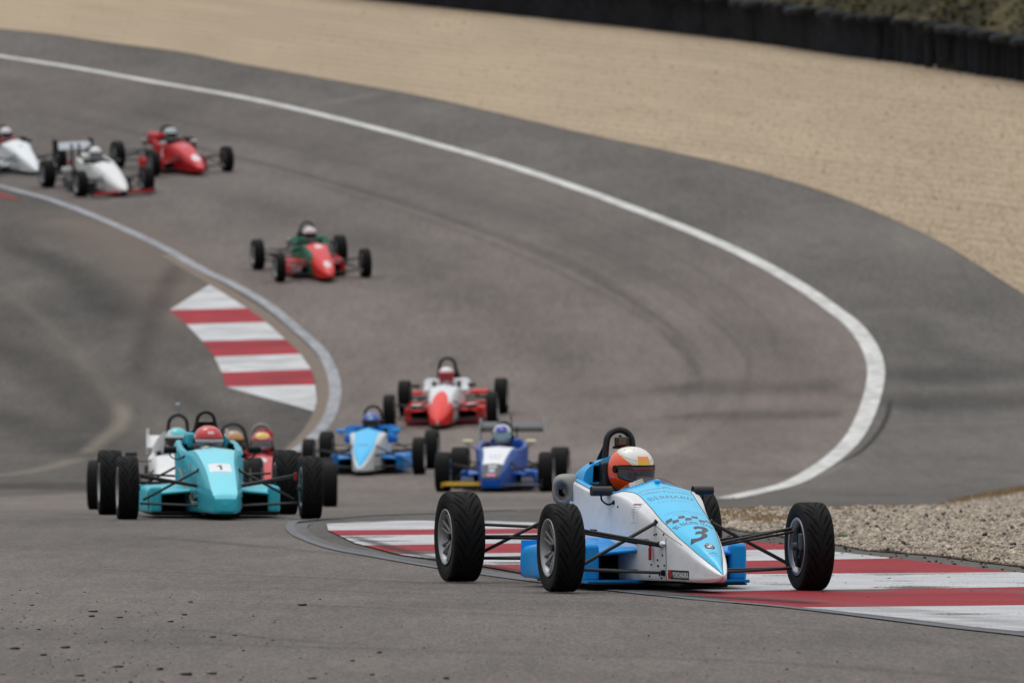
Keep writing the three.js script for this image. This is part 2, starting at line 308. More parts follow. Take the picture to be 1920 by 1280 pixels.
// near gravel: dark dirt base, then single stones
const NEAR_GRAVEL = [[1326, 974], [1352, 991], [1440, 1004], [1565, 1022], [1623, 1033], [1752, 1043], [1849, 1056], [1960, 1069], [2150, 1092], [2350, 1120], [2350, 900], [2100, 905], [1920, 925], [1849, 936.5], [1752, 952.6], [1655, 956], [1558, 957], [1430, 958], [1352, 961]];
const nearGravelPoly = ground2(NEAR_GRAVEL);
const inPoly = (poly, x, y) => { let c = false; for (let i = 0, j = poly.length - 1; i < poly.length; j = i++) { const a = poly[i], b = poly[j]; if ((a[1] > y) !== (b[1] > y) && x < (b[0] - a[0]) * (y - a[1]) / (b[1] - a[1]) + a[0]) c = !c; } return c; };
{
  const t = dataTex(512, 512, (i, j, o) => { const k = 1 + 0.35 * grainAt(i, j, 111) + 0.2 * vnoise(i / 8, j / 8, 112, 64, 64); o[0] = 0.46 * k; o[1] = 0.40 * k; o[2] = 0.33 * k; }, true, [1 / 3, 1 / 8]);
  tag(mesh('gravel_bed', sheet(nearGravelPoly, 0.008), std({ map: t, roughness: 1 })), 'sandy bed under the near gravel', null, null, 'structure');
  const g = new THREE.IcosahedronGeometry(1, 0), p = g.attributes.position;
  for (let i = 0; i < p.count; i++) { const n = 0.75 + 0.5 * hash(Math.round(p.getX(i) * 50), Math.round(p.getY(i) * 50) + Math.round(p.getZ(i) * 50) * 7, 5); p.setXYZ(i, p.getX(i) * n, p.getY(i) * n, p.getZ(i) * n); }
  g.computeVertexNormals();
  let lo = [1e9, 1e9], hi = [-1e9, -1e9]; for (const q of nearGravelPoly) for (let c = 0; c < 2; c++) { lo[c] = Math.min(lo[c], q[c]); hi[c] = Math.max(hi[c], q[c]); }
  hi[1] = Math.min(hi[1], 140);
  const N = 170000, list = [];
  while (list.length < N) { const x = rr(lo[0], hi[0]), D = rr(lo[1], hi[1]); if (x / D * F + 960 > 2100) continue; if (inPoly(nearGravelPoly, x, D) || (rnd() < 0.006)) if (inPoly(nearGravelPoly, x, D) || inPoly(nearGravelPoly, x - 0.25, D + 1)) list.push([x, D]); else if (rnd() < 0.003) list.push([x, D]); else continue; }
  const im = new THREE.InstancedMesh(g, std({ color: 0xffffff, roughness: 0.95 }), N), m = new THREE.Matrix4(), q = new THREE.Quaternion(), e = new THREE.Euler(), c = new THREE.Color();
  list.forEach(([x, D], i) => {
    const s = 0.007 + 0.011 * Math.pow(rnd(), 2.2) + (rnd() < 0.02 ? 0.013 : 0), y = H(x, D) + 0.008 + s * 0.4 + 0.012 * Math.max(0, vnoise(x / 0.3, D / 0.9, 140));
    q.setFromEuler(e.set(rr(0, 6), rr(0, 6), rr(0, 6))); m.compose(V(x, y, -D), q, V(s * rr(0.8, 1.5), s * rr(0.55, 0.9), s * rr(0.8, 1.5))); im.setMatrixAt(i, m);
    const t = rnd(), k = rr(0.5, 1.2); if (t < 0.08) c.setRGB(0.05 * k, 0.048 * k, 0.046 * k); else if (t < 0.3) c.setRGB(0.38 * k, 0.30 * k, 0.22 * k); else c.setRGB(0.56 * k, 0.485 * k, 0.395 * k);
    im.setColorAt(i, c);
  });
  im.name = 'gravel_stones'; im.castShadow = im.receiveShadow = true; scene.add(im);
  tag(im, 'loose pale gravel stones with dark bits beside the kerb', 'gravel', null, 'stuff');
}
// rubber marbles on the near track
{
  const g = new THREE.IcosahedronGeometry(1, 1), list = []; { const q = g.attributes.position; for (let i = 0; i < q.count; i++) { const n = 0.65 + 0.7 * hash(Math.round(q.getX(i) * 40), Math.round(q.getY(i) * 40) + 97 * Math.round(q.getZ(i) * 40), 6); q.setXYZ(i, q.getX(i) * n, q.getY(i) * n, q.getZ(i) * n); } g.computeVertexNormals(); }
  for (let i = 0; i < 260; i++) { const t = rnd(); let px, py; if (t < 0.7) { px = rr(-30, 700) * rr(0.3, 1); py = 1290 - 190 * Math.pow(rnd(), 1.6); } else { px = rr(0, 1920); py = 1290 - 150 * rnd() * (px > 1250 ? 0.5 : 1); } if (py < 1100) continue; const [x, D] = at(px, py); list.push([x, D, rr(0.0013, 0.0038) * (rnd() < 0.12 ? 1.7 : 1), 1.5]); }
  for (const [px, py, s] of [[568, 1137, 0.013], [175, 1149, 0.012], [172, 1158, 0.012], [224, 1160, 0.009], [346, 1155, 0.012], [320, 1168, 0.009], [400, 1197, 0.009], [440, 1194, 0.008], [512, 1203, 0.007], [123, 1217, 0.013], [712, 1226, 0.009], [222, 1253, 0.011], [350, 1268, 0.016], [398, 1266, 0.012], [150, 1270, 0.011], [82, 1231, 0.01], [28, 1219, 0.011], [357, 1131, 0.007], [60, 1137, 0.007], [698, 1268, 0.01], [586, 1275, 0.01], [838, 1275, 0.01], [300, 1258, 0.012]]) list.push([...at(px, py), s * 0.7, 2.4]);
  for (let i = 0; i < 120; i++) { const px = rr(1330, 2000), t = (px - 1330) / 600, base = lerp(1000, 1072, t); const [x, D] = at(px, base + rr(-20, 10) * rnd() + rr(-6, 6)); list.push([x, D, rr(0.004, 0.011), 1.2]); }
  for (let i = 0; i < 40; i++) { const [x, D] = at(rr(1540, 1920), rr(1050, 1130)); list.push([x, D, rr(0.003, 0.007), 1.2]); }
  const im = new THREE.InstancedMesh(g, std({ color: 0x0c0b0b, roughness: 0.8 }), list.length), m = new THREE.Matrix4(), q = new THREE.Quaternion(), e = new THREE.Euler();
  list.forEach(([x, D, s, w], i) => { q.setFromEuler(e.set(0, rr(-0.6, 0.6), 0)); m.compose(V(x, H(x, D) + 0.006 + s * 0.4, -D), q, V(s * rr(0.8, 1.8) * w, s * rr(0.35, 0.8), s * rr(1, 3))); im.setMatrixAt(i, m); });
  im.name = 'rubber_crumbs'; im.castShadow = im.receiveShadow = true; scene.add(im);
  tag(im, 'black crumbs of tyre rubber scattered on the near tarmac', 'rubber debris', null, 'stuff');
}
// rubbed-in marks on the tarmac: soft-edged ribbons of rubber or dust
{
  const soft = dataTex(64, 256, (i, j, o) => { const u = i / 63, a = Math.pow(Math.sin(u * Math.PI), 1.5) * (0.78 + 0.22 * vnoise(i / 24, j / 14, 120, 3, 19)) * smooth(0, 40, j) * smooth(255, 215, j); o[0] = o[1] = o[2] = a; }, false);
  const mk = (px, w, color, op, lift, label) => {
    const path = ground2(curve2(px, 60), true), g = ribbon(path, w, lift * 0.55 + 0.0025, Math.max(4, Math.ceil(w / 0.4))), uv = g.attributes.uv; let max = 0;
    for (let i = 0; i < uv.count; i++) max = Math.max(max, uv.getY(i));
    for (let i = 0; i < uv.count; i++) uv.setY(i, uv.getY(i) / max);
    const o = mesh(numbered('tyre_mark'), g, std({ color, alphaMap: soft, transparent: true, opacity: op, roughness: 0.8 })); tag(o, label, null, null, 'structure');
  };
  mk([[-60, 140], [300, 215], [700, 315], [1050, 430], [1350, 570], [1480, 670], [1480, 760], [1380, 850], [1150, 915]], 2.6, 0x2a2726, 0.13, 0.013, 'dark rubbered racing line sweeping round the far bend');
  mk([[-60, 260], [250, 320], [600, 420], [900, 560], [1080, 700], [1120, 800], [1040, 880]], 2.2, 0x302c2b, 0.1, 0.0135, 'second dark racing line through the middle of the far bend');
  for (let i = 0; i < 12; i++) {
    const o = rr(-70, 120), w0 = rr(-40, 40), base = [[-60, 150], [300, 225], [700, 325], [1050, 440], [1300, 570], [1400, 670], [1380, 760], [1250, 850], [1050, 912]];
    mk(base.map(([x, y], k) => [x - o * (0.4 + 0.12 * k), y + o * 0.55 * Math.sin((k + 1.2) / 3.1) + w0 * k * 0.06]).slice(Math.floor(rr(0, 3)), Math.floor(rr(6, 9.9))), rr(0.14, 0.3), rnd() < 0.8 ? 0x262322 : 0x8f857e, rr(0.03, 0.09), 0.0152 + i * 0.0001, 'thin tyre line following the racing line round the bend');
  }
  for (let i = 0; i < 7; i++) { const y = rr(990, 1230), d = rr(20, 70); mk([[-80, y], [rr(300, 500), y + d * 0.2], [900, y + d * 0.55], [1500, y + d], [2050, y + d * 1.9]], rr(0.12, 0.4), rnd() < 0.6 ? 0x2a2726 : 0x8d857e, rr(0.08, 0.18), 0.0168 + i * 0.0001, 'faint tyre line across the near track'); }
  mk([[-50, 185], [400, 285], [800, 395], [1150, 540], [1300, 680], [1260, 800]], 0.5, 0x262323, 0.186, 0.0145, 'thin tyre mark along the far bend');
  mk([[1230, 722], [1400, 728], [1600, 722]], 3.6, 0x2c2928, 0.248, 0.0142, 'dark patch across the tarmac near the white line');
  mk([[1240, 778], [1420, 780], [1610, 776]], 3.0, 0x2c2a29, 0.248, 0.0142, 'dark band across the tarmac inside the white line');
  mk([[1640, 715], [1800, 703], [2100, 690]], 4.5, 0x1c1b1a, 0.310, 0.006, 'dark patch of tarmac outside the white line');
  mk([[1630, 764], [1800, 755], [2100, 744]], 6, 0x1c1b1a, 0.372, 0.0065, 'darker patch of tarmac at the right edge of the run-off');
  mk([[1652, 801], [1720, 797], [1800, 796], [1980, 790]], 0.5, 0x9b948c, 0.341, 0.007, 'pale seam across the run-off outside the line');
  mk([[1672, 742], [1664, 780], [1645, 815], [1612, 848], [1575, 868]], 0.12, 0x141313, 0.900, 0.008, 'dark joint beside the outer white line');
  mk([[1600, 862], [1540, 893], [1470, 915], [1400, 935]], 0.2, 0xa39b93, 0.375, 0.0085, 'pale dusty edge beside the outer white line');
  mk([[1700, 150 + 430], [1760, 650], [1900, 690]], 1.2, 0x4a4846, 0.217, 0.0055, 'faint smear on the run-off at right');
  mk([[350, 470], [300, 560], [270, 650], [255, 740]], 0.7, 0x161514, 0.24, 0.0085, 'dark smear down the infield beside the far kerb');
  mk([[60, 385], [230, 450], [340, 540], [400, 640]], 3.4, 0x8f7f76, 0.5, 0.0082, 'paler brown tarmac beside the inner kerb');
  mk([[-60, 610], [90, 700], [190, 800], [200, 860]], 1.8, 0x151413, 0.279, 0.0083, 'dark swirl of rubber on the infield');
  mk([[-60, 760], [60, 800], [150, 860]], 1.6, 0x1a1917, 0.248, 0.0084, 'dark patch at the lower left of the infield');
  mk([[280, 700], [380, 770], [470, 830]], 1.2, 0x1f1d1c, 0.217, 0.0081, 'dark patch on the infield below the far kerb');
  mk([[-20, 520], [120, 640], [220, 760], [240, 830]], 0.5, 0x8d8378, 0.300, 0.009, 'pale dusty smear across the infield');
  mk([[-20, 440], [150, 520], [240, 610]], 1.4, 0x191817, 0.310, 0.0087, 'broad dark smear at the top of the infield');
  mk([[215, 745], [232, 775], [225, 795], [180, 835], [155, 857]], 0.5, 0xa89c8e, 0.450, 0.0095, 'curve of pale dust on the infield');
  mk([[155, 857], [110, 872], [50, 886], [-30, 896]], 0.6, 0xa89c8e, 0.413, 0.0097, 'line of pale dust along the edge of the infield');
  mk([[230, 795], [330, 797], [480, 780], [585, 780]], 0.6, 0x8d8378, 0.248, 0.0099, 'faint dust across the infield below the far kerb');
  mk([[-130, 917], [100, 912], [280, 903]], 7, 0x191817, 0.310, 0.0105, 'dark band where the infield meets the track');
  mk([[560, 195], [640, 190], [715, 172]], 0.7, 0xa39890, 0.375, 0.006, 'pale dusty patch outside the far white line');
  mk([[170, 1000], [420, 1020], [800, 1060], [1000, 1100]], 0.3, 0x2e2b2a, 0.186, 0.0146, 'faint tyre mark across the near track');
  mk([[100, 1180], [380, 1185], [520, 1200], [700, 1212]], 0.14, 0x2e2b2a, 0.217, 0.0148, 'faint dark scuff on the near track');
    mk([[1180, 1116], [1330, 1122], [1560, 1136]], 0.28, 0x1c1a1e, 0.750, 0.0235, 'dark tyre smear over the red stripe of the near kerb');
  mk([[640, 1003], [800, 1046], [930, 1066], [1040, 1084]], 0.2, 0x1c1a1e, 0.600, 0.0237, 'dark tyre smear over the left end of the near kerb');
}
// far gravel: loose clods and stones seen as speckle
{
  const g = new THREE.IcosahedronGeometry(1, 0), list = [];
  for (let n = 0; list.length < 13000 && n < 400000; n++) {
    const px = rr(-60, 2000), py = rr(-20, 640), k = clamp((px - 300) / 1500, 0, 1); if (rnd() > 0.06 + 0.94 * k * k) continue;
    const edge = (() => { for (let i = 0; i < FAR_EDGE.length - 1; i++) if (px < FAR_EDGE[i + 1][0]) return lerp(FAR_EDGE[i][1], FAR_EDGE[i + 1][1], (px - FAR_EDGE[i][0]) / (FAR_EDGE[i + 1][0] - FAR_EDGE[i][0])); return 700; })();
    const spill = rnd() < 0.1 ? -rnd() * rnd() * 14 : 1; if (py > edge - spill) continue;
    const [x, D] = at(px, py); if (D > barrierD(x) - 0.2) continue; list.push([x, D]);
  }
  const im = new THREE.InstancedMesh(g, std({ roughness: 0.95 }), list.length), m = new THREE.Matrix4(), q = new THREE.Quaternion(), e = new THREE.Euler(), c = new THREE.Color();
  list.forEach(([x, D], i) => { const s = rr(0.008, 0.017) * (rnd() < 0.02 ? 1.8 : 1); q.setFromEuler(e.set(rr(0, 6), rr(0, 6), 0)); m.compose(V(x, H(x, D) + 0.014 + s * 0.3, -D), q, V(s * rr(0.8, 1.6), s * 0.8, s * rr(0.8, 1.6))); im.setMatrixAt(i, m); const k = rr(0.75, 1.1); c.setRGB(0.47 * k, 0.375 * k, 0.265 * k); im.setColorAt(i, c); });
  im.name = 'far_gravel_stones'; im.castShadow = im.receiveShadow = true; scene.add(im);
  tag(im, 'loose stones on the pale gravel trap of the far hillside', 'gravel', null, 'stuff');
}
// ───────────────────────── tyre barrier and bank ─────────────────────────
{
  const t = group('tyre_barrier'); tag(t, 'long black tyre wall faced with rubber belting behind the far gravel', 'barrier');
  const pts = []; let acc = 0; const L = barrierLine, step = 0.05;
  for (let i = 0; i < L.length - 1; i++) { const len = Math.hypot(L[i + 1][0] - L[i][0], L[i + 1][1] - L[i][1]); for (let s = 0; s < len; s += step) pts.push([lerp(L[i][0], L[i + 1][0], s / len), lerp(L[i][1], L[i + 1][1], s / len)]); }
  const o0 = P3(pts[0][0], barrierD(pts[0][0])); t.position.copy(o0);
  const beltTex = dataTex(256, 256, (i, j, o) => { const k = 1 + 0.35 * vnoise(i / 12, j / 60, 131, 21, 4) + 0.3 * vnoise(i / 40, j / 20, 132, 6, 12) + 0.25 * grainAt(i, j, 133); o[0] = 0.085 * k; o[1] = 0.098 * k; o[2] = 0.125 * k; });
  const belts = [1, 0.8, 1.2].map((k) => dull({ map: beltTex, color: new THREE.Color(k, k, k), roughness: 0.8 }));
  const tyreM = [std({ color: 0x0c0f13, roughness: 0.9 }), std({ color: 0x23282f, roughness: 0.85 })];
  let i = 0; const ribbed = (x, D) => x / D * F + 960 > 1600;
  while (i < pts.length - 40) {
    const rib = ribbed(pts[i][0], pts[i][1]), w = rib ? Math.round(rr(6, 11)) : Math.round(rr(22, 42)), k = Math.min(i + w, pts.length - 1);
    const a = pts[i], b = pts[k], dx = b[0] - a[0], dd = b[1] - a[1], len = Math.hypot(dx, dd), nx = dd / len, nd = -dx / len, off = (rib ? rr(-0.02, 0.1) : rr(0, 0.015)), hgt = rr(0.97, 1.03);
    const nOut = nd < 0 ? 1 : -1, rows = [];
    for (let r = 0; r <= 8; r++) { const row = []; for (let c = 0; c <= 8; c++) { const u = c / 8, bow = (rib ? 0.09 : 0.03) * Math.sin(u * Math.PI) + 0.012 * vnoise(u * 3, r * 0.5, i), x = lerp(a[0], b[0], u) + nx * nOut * (off + bow), D = lerp(a[1], b[1], u) + nd * nOut * (off + bow), v = r === 0 ? 0 : (r / 8); const p = P3(x, D, -0.03 + v * hgt + 0.01 * vnoise(u * 2 + i, 3, 9)); p.sub(o0); row.push(p); } rows.push(row); }
    // give the belt its thickness with a back face
    const back = rows.map((row) => row.map((p) => V(p.x - nx * nOut * 0.03, p.y, p.z + nd * nOut * 0.03)));
    const cap = [rows[8], back[8]];
    const belt = mesh('belt_panel', merge([grid(rows, (r, c) => [c / 8 * len / 1.2, r / 8]), grid(back, null, true), grid(cap, null)]), belts[Math.floor(rnd() * 3)], t); belt.userData = {};
    i = k;
  }
  const tg = new THREE.TorusGeometry(0.2, 0.095, 8, 16); tg.rotateX(Math.PI / 2);
  for (let s = 6; s < pts.length - 45; s += 12) {
    const a = pts[s], b = pts[s + 4], dx = b[0] - a[0], dd = b[1] - a[1], len = Math.hypot(dx, dd), D = a[1] + Math.abs(dx / len) * 0.38, x = a[0] + (dd / len) * (dx > 0 ? -0.38 : 0.38) * -1;
    if (rnd() < 0.12) continue;
    const o = mesh('tyre', tg, tyreM[rnd() < 0.2 ? 1 : 0], t); o.position.copy(P3(x, D, 0.965 + rr(-0.03, 0.04)).sub(o0)); o.rotation.set(rr(-0.1, 0.1), 0, rr(-0.1, 0.1));
  }
  const wall = [], wall2 = []; for (let s = 0; s < pts.length; s += 20) { const p = P3(pts[s][0], pts[s][1] + 0.75, -0.1).sub(o0); wall.push(p); wall2.push(V(p.x, p.y + 0.95, p.z)); }
  mesh('tyre_stack', grid([wall, wall2]), tyreM[0], t).userData.label = 'dark stacked tyres behind the belting';
}
{ // scrub on the bank
  const leaf = new THREE.IcosahedronGeometry(1, 0), list = [];
  for (let n = 0; n < 9000; n++) { const x = rr(3, 17), D = barrierD(x) + 2.2 + Math.pow(rnd(), 1.2) * 12; list.push([x, D]); }
  const im = new THREE.InstancedMesh(leaf, std({ roughness: 0.9 }), list.length), m = new THREE.Matrix4(), q = new THREE.Quaternion(), e = new THREE.Euler(), c = new THREE.Color();
  list.forEach(([x, D], i) => {
    const n = vnoise(x / 0.7, D / 1.1, 151), n2 = vnoise(x / 0.45, D / 0.9, 152), s = rr(0.03, 0.075), y = H(x, D) + rnd() * (0.4 + 0.5 * Math.max(0, n));
    q.setFromEuler(e.set(rr(0, 6), rr(0, 6), rr(0, 6))); m.compose(V(x, y, -D), q, V(s, s * 0.3, s * 1.6)); im.setMatrixAt(i, m);
    const k = rr(0.5, 1.3); if (n2 > 0.45 && rnd() < 0.6) c.setRGB(0.20 * k, 0.13 * k, 0.05 * k); else if (n < -0.3) c.setRGB(0.075 * k, 0.05 * k, 0.03 * k); else c.setRGB(0.06 * k, 0.058 * k, 0.02 * k);
    im.setColorAt(i, c);
  });
  im.name = 'undergrowth'; im.castShadow = im.receiveShadow = true; scene.add(im); tag(im, 'dark olive and brown scrub covering the bank behind the tyre wall', 'undergrowth', null, 'stuff');
}
function leafTuft(name, px, py, n, size, col, label, cat, spread, up = 1) {
  const [x, D] = at(px, py), g = group(name); g.position.copy(P3(x, D, 0.012)); tag(g, label, cat);
  const list = [];
  for (let i = 0; i < n; i++) { const a = rr(0, 6.28), r = Math.sqrt(rnd()) * spread, l = size * rr(0.6, 1.2), s = new THREE.PlaneGeometry(l * 0.28, l, 1, 2), p = s.attributes.position; for (let k = 0; k < p.count; k++) { const v = p.getY(k) / l + 0.5; p.setXYZ(k, p.getX(k) * (1 - 0.8 * v * v), v * l * up, 0.35 * l * v * v); } s.rotateX(rr(0, 0.7)); s.rotateY(rr(0, 6.28)); s.translate(Math.cos(a) * r, 0, Math.sin(a) * r * 2); s.computeVertexNormals(); list.push(s); }
  mesh('leaves', merge(list), std({ color: col, roughness: 0.8, side: THREE.DoubleSide }), g);
  return g;
}
leafTuft('weed', 1572, 1014, 46, 0.05, lin(0x46662a), 'small green weed at the gravel edge behind the nearest car wheel', 'weed', 0.07);
leafTuft('weed', 1713, 1036, 34, 0.04, lin(0x4a6430), 'small green weed in the gravel at the right', 'weed', 0.06);
leafTuft('weed', 1785, 133, 50, 0.16, lin(0x3c4a20), 'green weed at the foot of the tyre wall', 'weed', 0.14);
leafTuft('dry_bush', 1803, 62, 120, 0.3, lin(0xb08a52), 'pale tan dry bush on the bank above the tyre wall', 'bush', 0.14).position.add(V(0, 1.55, -3));
{
  const blade = new THREE.PlaneGeometry(0.006, 0.07, 1, 2); blade.translate(0, 0.035, 0); const list = [];
  for (let i = 0; i < 1500; i++) { const [x, D] = at(rr(1330, 1500), rr(960, 986)); if (vnoise(x / 0.3, D / 2, 161) > -0.25) list.push([x, D]); }
  for (let i = 0; i < 3000; i++) { const px = 1760 + 240 * Math.sqrt(rnd()); const [x, D] = at(px, lerp(947, 919, (px - 1780) / 160) + rr(-7, 4)); list.push([x, D]); }
  for (let i = 0; i < 1200; i++) { const px = rr(1500, 1780); const [x, D] = at(px, 956 + rr(-3, 4)); if (vnoise(x / 0.4, D / 2, 162) > 0.1) list.push([x, D]); }
  const im = new THREE.InstancedMesh(blade, std({ roughness: 0.9, side: THREE.DoubleSide }), list.length), m = new THREE.Matrix4(), q = new THREE.Quaternion(), e = new THREE.Euler(), c = new THREE.Color();
  list.forEach(([x, D], i) => { const s = rr(0.5, 1.1); q.setFromEuler(e.set(rr(-0.7, 0.7), rr(0, 6), rr(-0.7, 0.7))); m.compose(V(x, H(x, D) + 0.012, -D), q, V(s * 1.6, s * 0.65, s)); im.setMatrixAt(i, m); const k = rr(0.7, 1.2); c.setRGB(0.36 * k, 0.25 * k, 0.12 * k); im.setColorAt(i, c); });
  im.name = 'dry_grass'; im.castShadow = im.receiveShadow = true; scene.add(im); tag(im, 'dry yellow brown grass along the edges of the near gravel', 'dry grass', null, 'stuff');
}
// ───────────────────────── racing cars ─────────────────────────
// Car axes: x to the right as seen from the front, y up, z forward; the origin is on the ground under the front axle.
const grime = dataTex(512, 512, (i, j, o) => { const n = vnoise(i / 32, j / 32, 201, 16, 16), f = vnoise(i / 10, j / 6, 202, 51, 85), k = 1 - 0.03 * Math.max(0, n + 0.2) - 0.015 * Math.max(0, f) - 0.02 * grainAt(i, j, 203); o[0] = k; o[1] = k * 0.995; o[2] = k * 0.985; }, true, [1.2, 1.2]);
const grimeR = dataTex(256, 256, (i, j, o) => { const n = vnoise(i / 16, j / 16, 211, 16, 16), f = vnoise(i / 4, j / 4, 212, 64, 64); o[0] = o[1] = o[2] = clamp(0.72 + 0.2 * n + 0.1 * f, 0.3, 1); }, false, [1.7, 1.7]);
const paintCache = {};
function paint(hex, rough = 0.5) { return paintCache[hex + rough] ??= new THREE.MeshPhysicalMaterial({ color: lin(hex), map: grime, roughness: rough, roughnessMap: grimeR, specularIntensity: 0.35, clearcoat: 0.22, clearcoatRoughness: 0.12 }); }
const M = {
  black: dull({ color: 0x0b0c0e, roughness: 0.55 }), satin: std({ color: 0x131519, roughness: 0.42 }), matt: dull({ color: 0x08080a, roughness: 0.9 }), carbon: std({ color: 0x1b1d21, roughness: 0.45 }),
  tyre: dull({ color: 0x111214, specularIntensity: 0.4, roughness: 0.7, map: dataTex(128, 128, (i, j, o) => { const k = 0.85 + 0.2 * vnoise(i / 8, j / 8, 221, 16, 16) + 0.15 * grainAt(i, j, 222); o[0] = o[1] = o[2] = k; }) }),
  alloy: new THREE.MeshPhysicalMaterial({ color: 0x9b9da0, metalness: 0.75, roughness: 0.42 }), darkAlloy: std({ color: 0x4d5458, metalness: 0.6, roughness: 0.5 }),
  steel: std({ color: 0x6a6762, metalness: 0.8, roughness: 0.5 }), engine: std({ color: 0x4a4844, metalness: 0.5, roughness: 0.6 }), castGrey: std({ color: 0x8b8b8a, roughness: 0.5, metalness: 0.15, map: grime }),
  red: std({ color: 0xa01822, roughness: 0.6 }), brake: std({ color: 0x3a3c3e, metalness: 0.6, roughness: 0.45 }), visor: new THREE.MeshPhysicalMaterial({ color: 0x2c2b2e, roughness: 0.12, metalness: 0.3, clearcoat: 1, clearcoatRoughness: 0.05 }),
  visorMid: new THREE.MeshPhysicalMaterial({ color: 0x56565c, roughness: 0.13, metalness: 0.3, clearcoat: 1, clearcoatRoughness: 0.05 }),
  visorPale: new THREE.MeshPhysicalMaterial({ color: 0x83838a, roughness: 0.14, metalness: 0.35, clearcoat: 1, clearcoatRoughness: 0.05 }),
  screen: new THREE.MeshPhysicalMaterial({ color: 0xc08a80, transmission: 1, thickness: 0, roughness: 0.08, ior: 1.45 }),
  mirrorGlass: std({ color: 0x9aa0a6, metalness: 1, roughness: 0.08 }),
};
// tyres: real grooves pressed into the tread. Axis along x.
const tyreCache = {};
function tyreGeo(R, w, fine) {
  const key = [R, w, fine].join(); if (tyreCache[key]) return tyreCache[key];
  const nU = fine ? 420 : 40, nV = fine ? 64 : 18, rim = 0.172, rows = [], hw = w / 2;
  const prof = (t) => {                              // t 0..1 across, from inner bead to outer bead: [x, r, tread position -1..1 or null]
    const s = t * 2 - 1, a = Math.abs(s), sg = Math.sign(s);
    if (a > 0.62) { const k = (a - 0.62) / 0.38, q = 1 - k, r = lerp(rim, R - 0.022, Math.pow(q, 0.85)), bulge = hw * (0.86 + 0.14 * Math.sin(Math.min(1, q * 1.25) * Math.PI * 0.62)); return [sg * bulge * (k > 0.9 ? 1 - (k - 0.9) * 1.2 : 1), r, null]; }
    const k = a / 0.62, x = hw * (k < 0.86 ? k * 0.98 : lerp(0.843, 0.985, Math.sin((k - 0.86) / 0.14 * Math.PI / 2))), r = R - 0.004 * k * k - (k > 0.8 ? 0.018 * Math.pow((k - 0.8) / 0.2, 2.2) : 0);
    return [sg * x, r, s / 0.62];
  };
  const N = 12;
  for (let i = 0; i <= nU; i++) {
    const th = i / nU * Math.PI * 2, row = [];
    for (let j = 0; j <= nV; j++) {
      let [x, r, v] = prof(j / nV);
      if (fine && v !== null) {
        const side = v < 0 ? 0.5 : 0, a = Math.abs(v); let d = 0;
        for (const [k0, k1, ph, wd] of [[0.05, 0.93, 0, 0.075], [0.3, 0.74, 0.42, 0.062]]) {
          if (a < k0 - 0.04 || a > k1 + 0.04) continue;
          const shift = 1.35 * Math.pow(a, 0.7);
          let p = th / (2 * Math.PI) * N + shift + ph + side; p -= Math.round(p);
          const half = wd * (0.55 + 0.45 * Math.sin(clamp((a - k0) / (k1 - k0), 0, 1) * Math.PI));
          d = Math.max(d, smooth(half + 0.03, half - 0.03, Math.abs(p)) * smooth(k0 - 0.04, k0 + 0.03, a) * smooth(k1 + 0.04, k1 - 0.03, a));
        }
        r -= 0.0085 * d;
      }
      let y = Math.cos(th) * r, z = Math.sin(th) * r; if (y < -(R - 0.004)) y = -(R - 0.004);
      row.push(V(x, y, z));
    }
    rows.push(row);
  }
  const g = grid(rows, (i, j) => [i / nU * 8, j / nV], true);
  { const n = g.attributes.normal, c = nV + 1; for (let j = 0; j <= nV; j++) { const a = V().fromBufferAttribute(n, j).add(V().fromBufferAttribute(n, nU * c + j)).normalize(); n.setXYZ(j, a.x, a.y, a.z); n.setXYZ(nU * c + j, a.x, a.y, a.z); } }
  return tyreCache[key] = g;
}
const wheelParts = {};
function rimGeo(w, fine) {                           // outer face towards +x
  const key = 'rim' + w + fine; if (wheelParts[key]) return wheelParts[key];
  const hw = w / 2 * 0.93, seg = fine ? 48 : 20, P = (r, x) => new THREE.Vector2(r, x);
  const lathe = (pts) => { const g = new THREE.LatheGeometry(pts, seg); g.rotateZ(-Math.PI / 2); return g; };
  const out = [lathe([P(0.158, -hw), P(0.172, -hw - 0.004), P(0.176, -hw + 0.004), P(0.168, -hw + 0.014), P(0.15, -hw + 0.04), P(0.148, 0), P(0.15, hw - 0.04), P(0.168, hw - 0.014), P(0.176, hw - 0.004), P(0.174, hw + 0.004), P(0.165, hw + 0.002), P(0.156, hw - 0.012), P(0.15, hw - 0.03)])];
  const n = 6;
  for (let i = 0; i < n; i++) for (const s of [-1, 1]) {
    const a = i / n * Math.PI * 2, g = rbox(0.016, 0.108, 0.017, 0.004, 0, 0, 0, 1), p = g.attributes.position;
    for (let k = 0; k < p.count; k++) { const t = (p.getY(k) + 0.054) / 0.108; p.setXYZ(k, p.getX(k) + hw - 0.046 + 0.026 * t, p.getY(k) + 0.099, p.getZ(k) * (1.1 - 0.2 * t) + s * (0.011 + 0.016 * t)); }
    g.computeVertexNormals(); g.rotateX(a); out.push(g);
  }
  const hub = new THREE.CylinderGeometry(0.046, 0.056, 0.03, seg); hub.rotateZ(-Math.PI / 2); hub.translate(hw - 0.05, 0, 0); out.push(hub);
  return wheelParts[key] = merge(out);
}
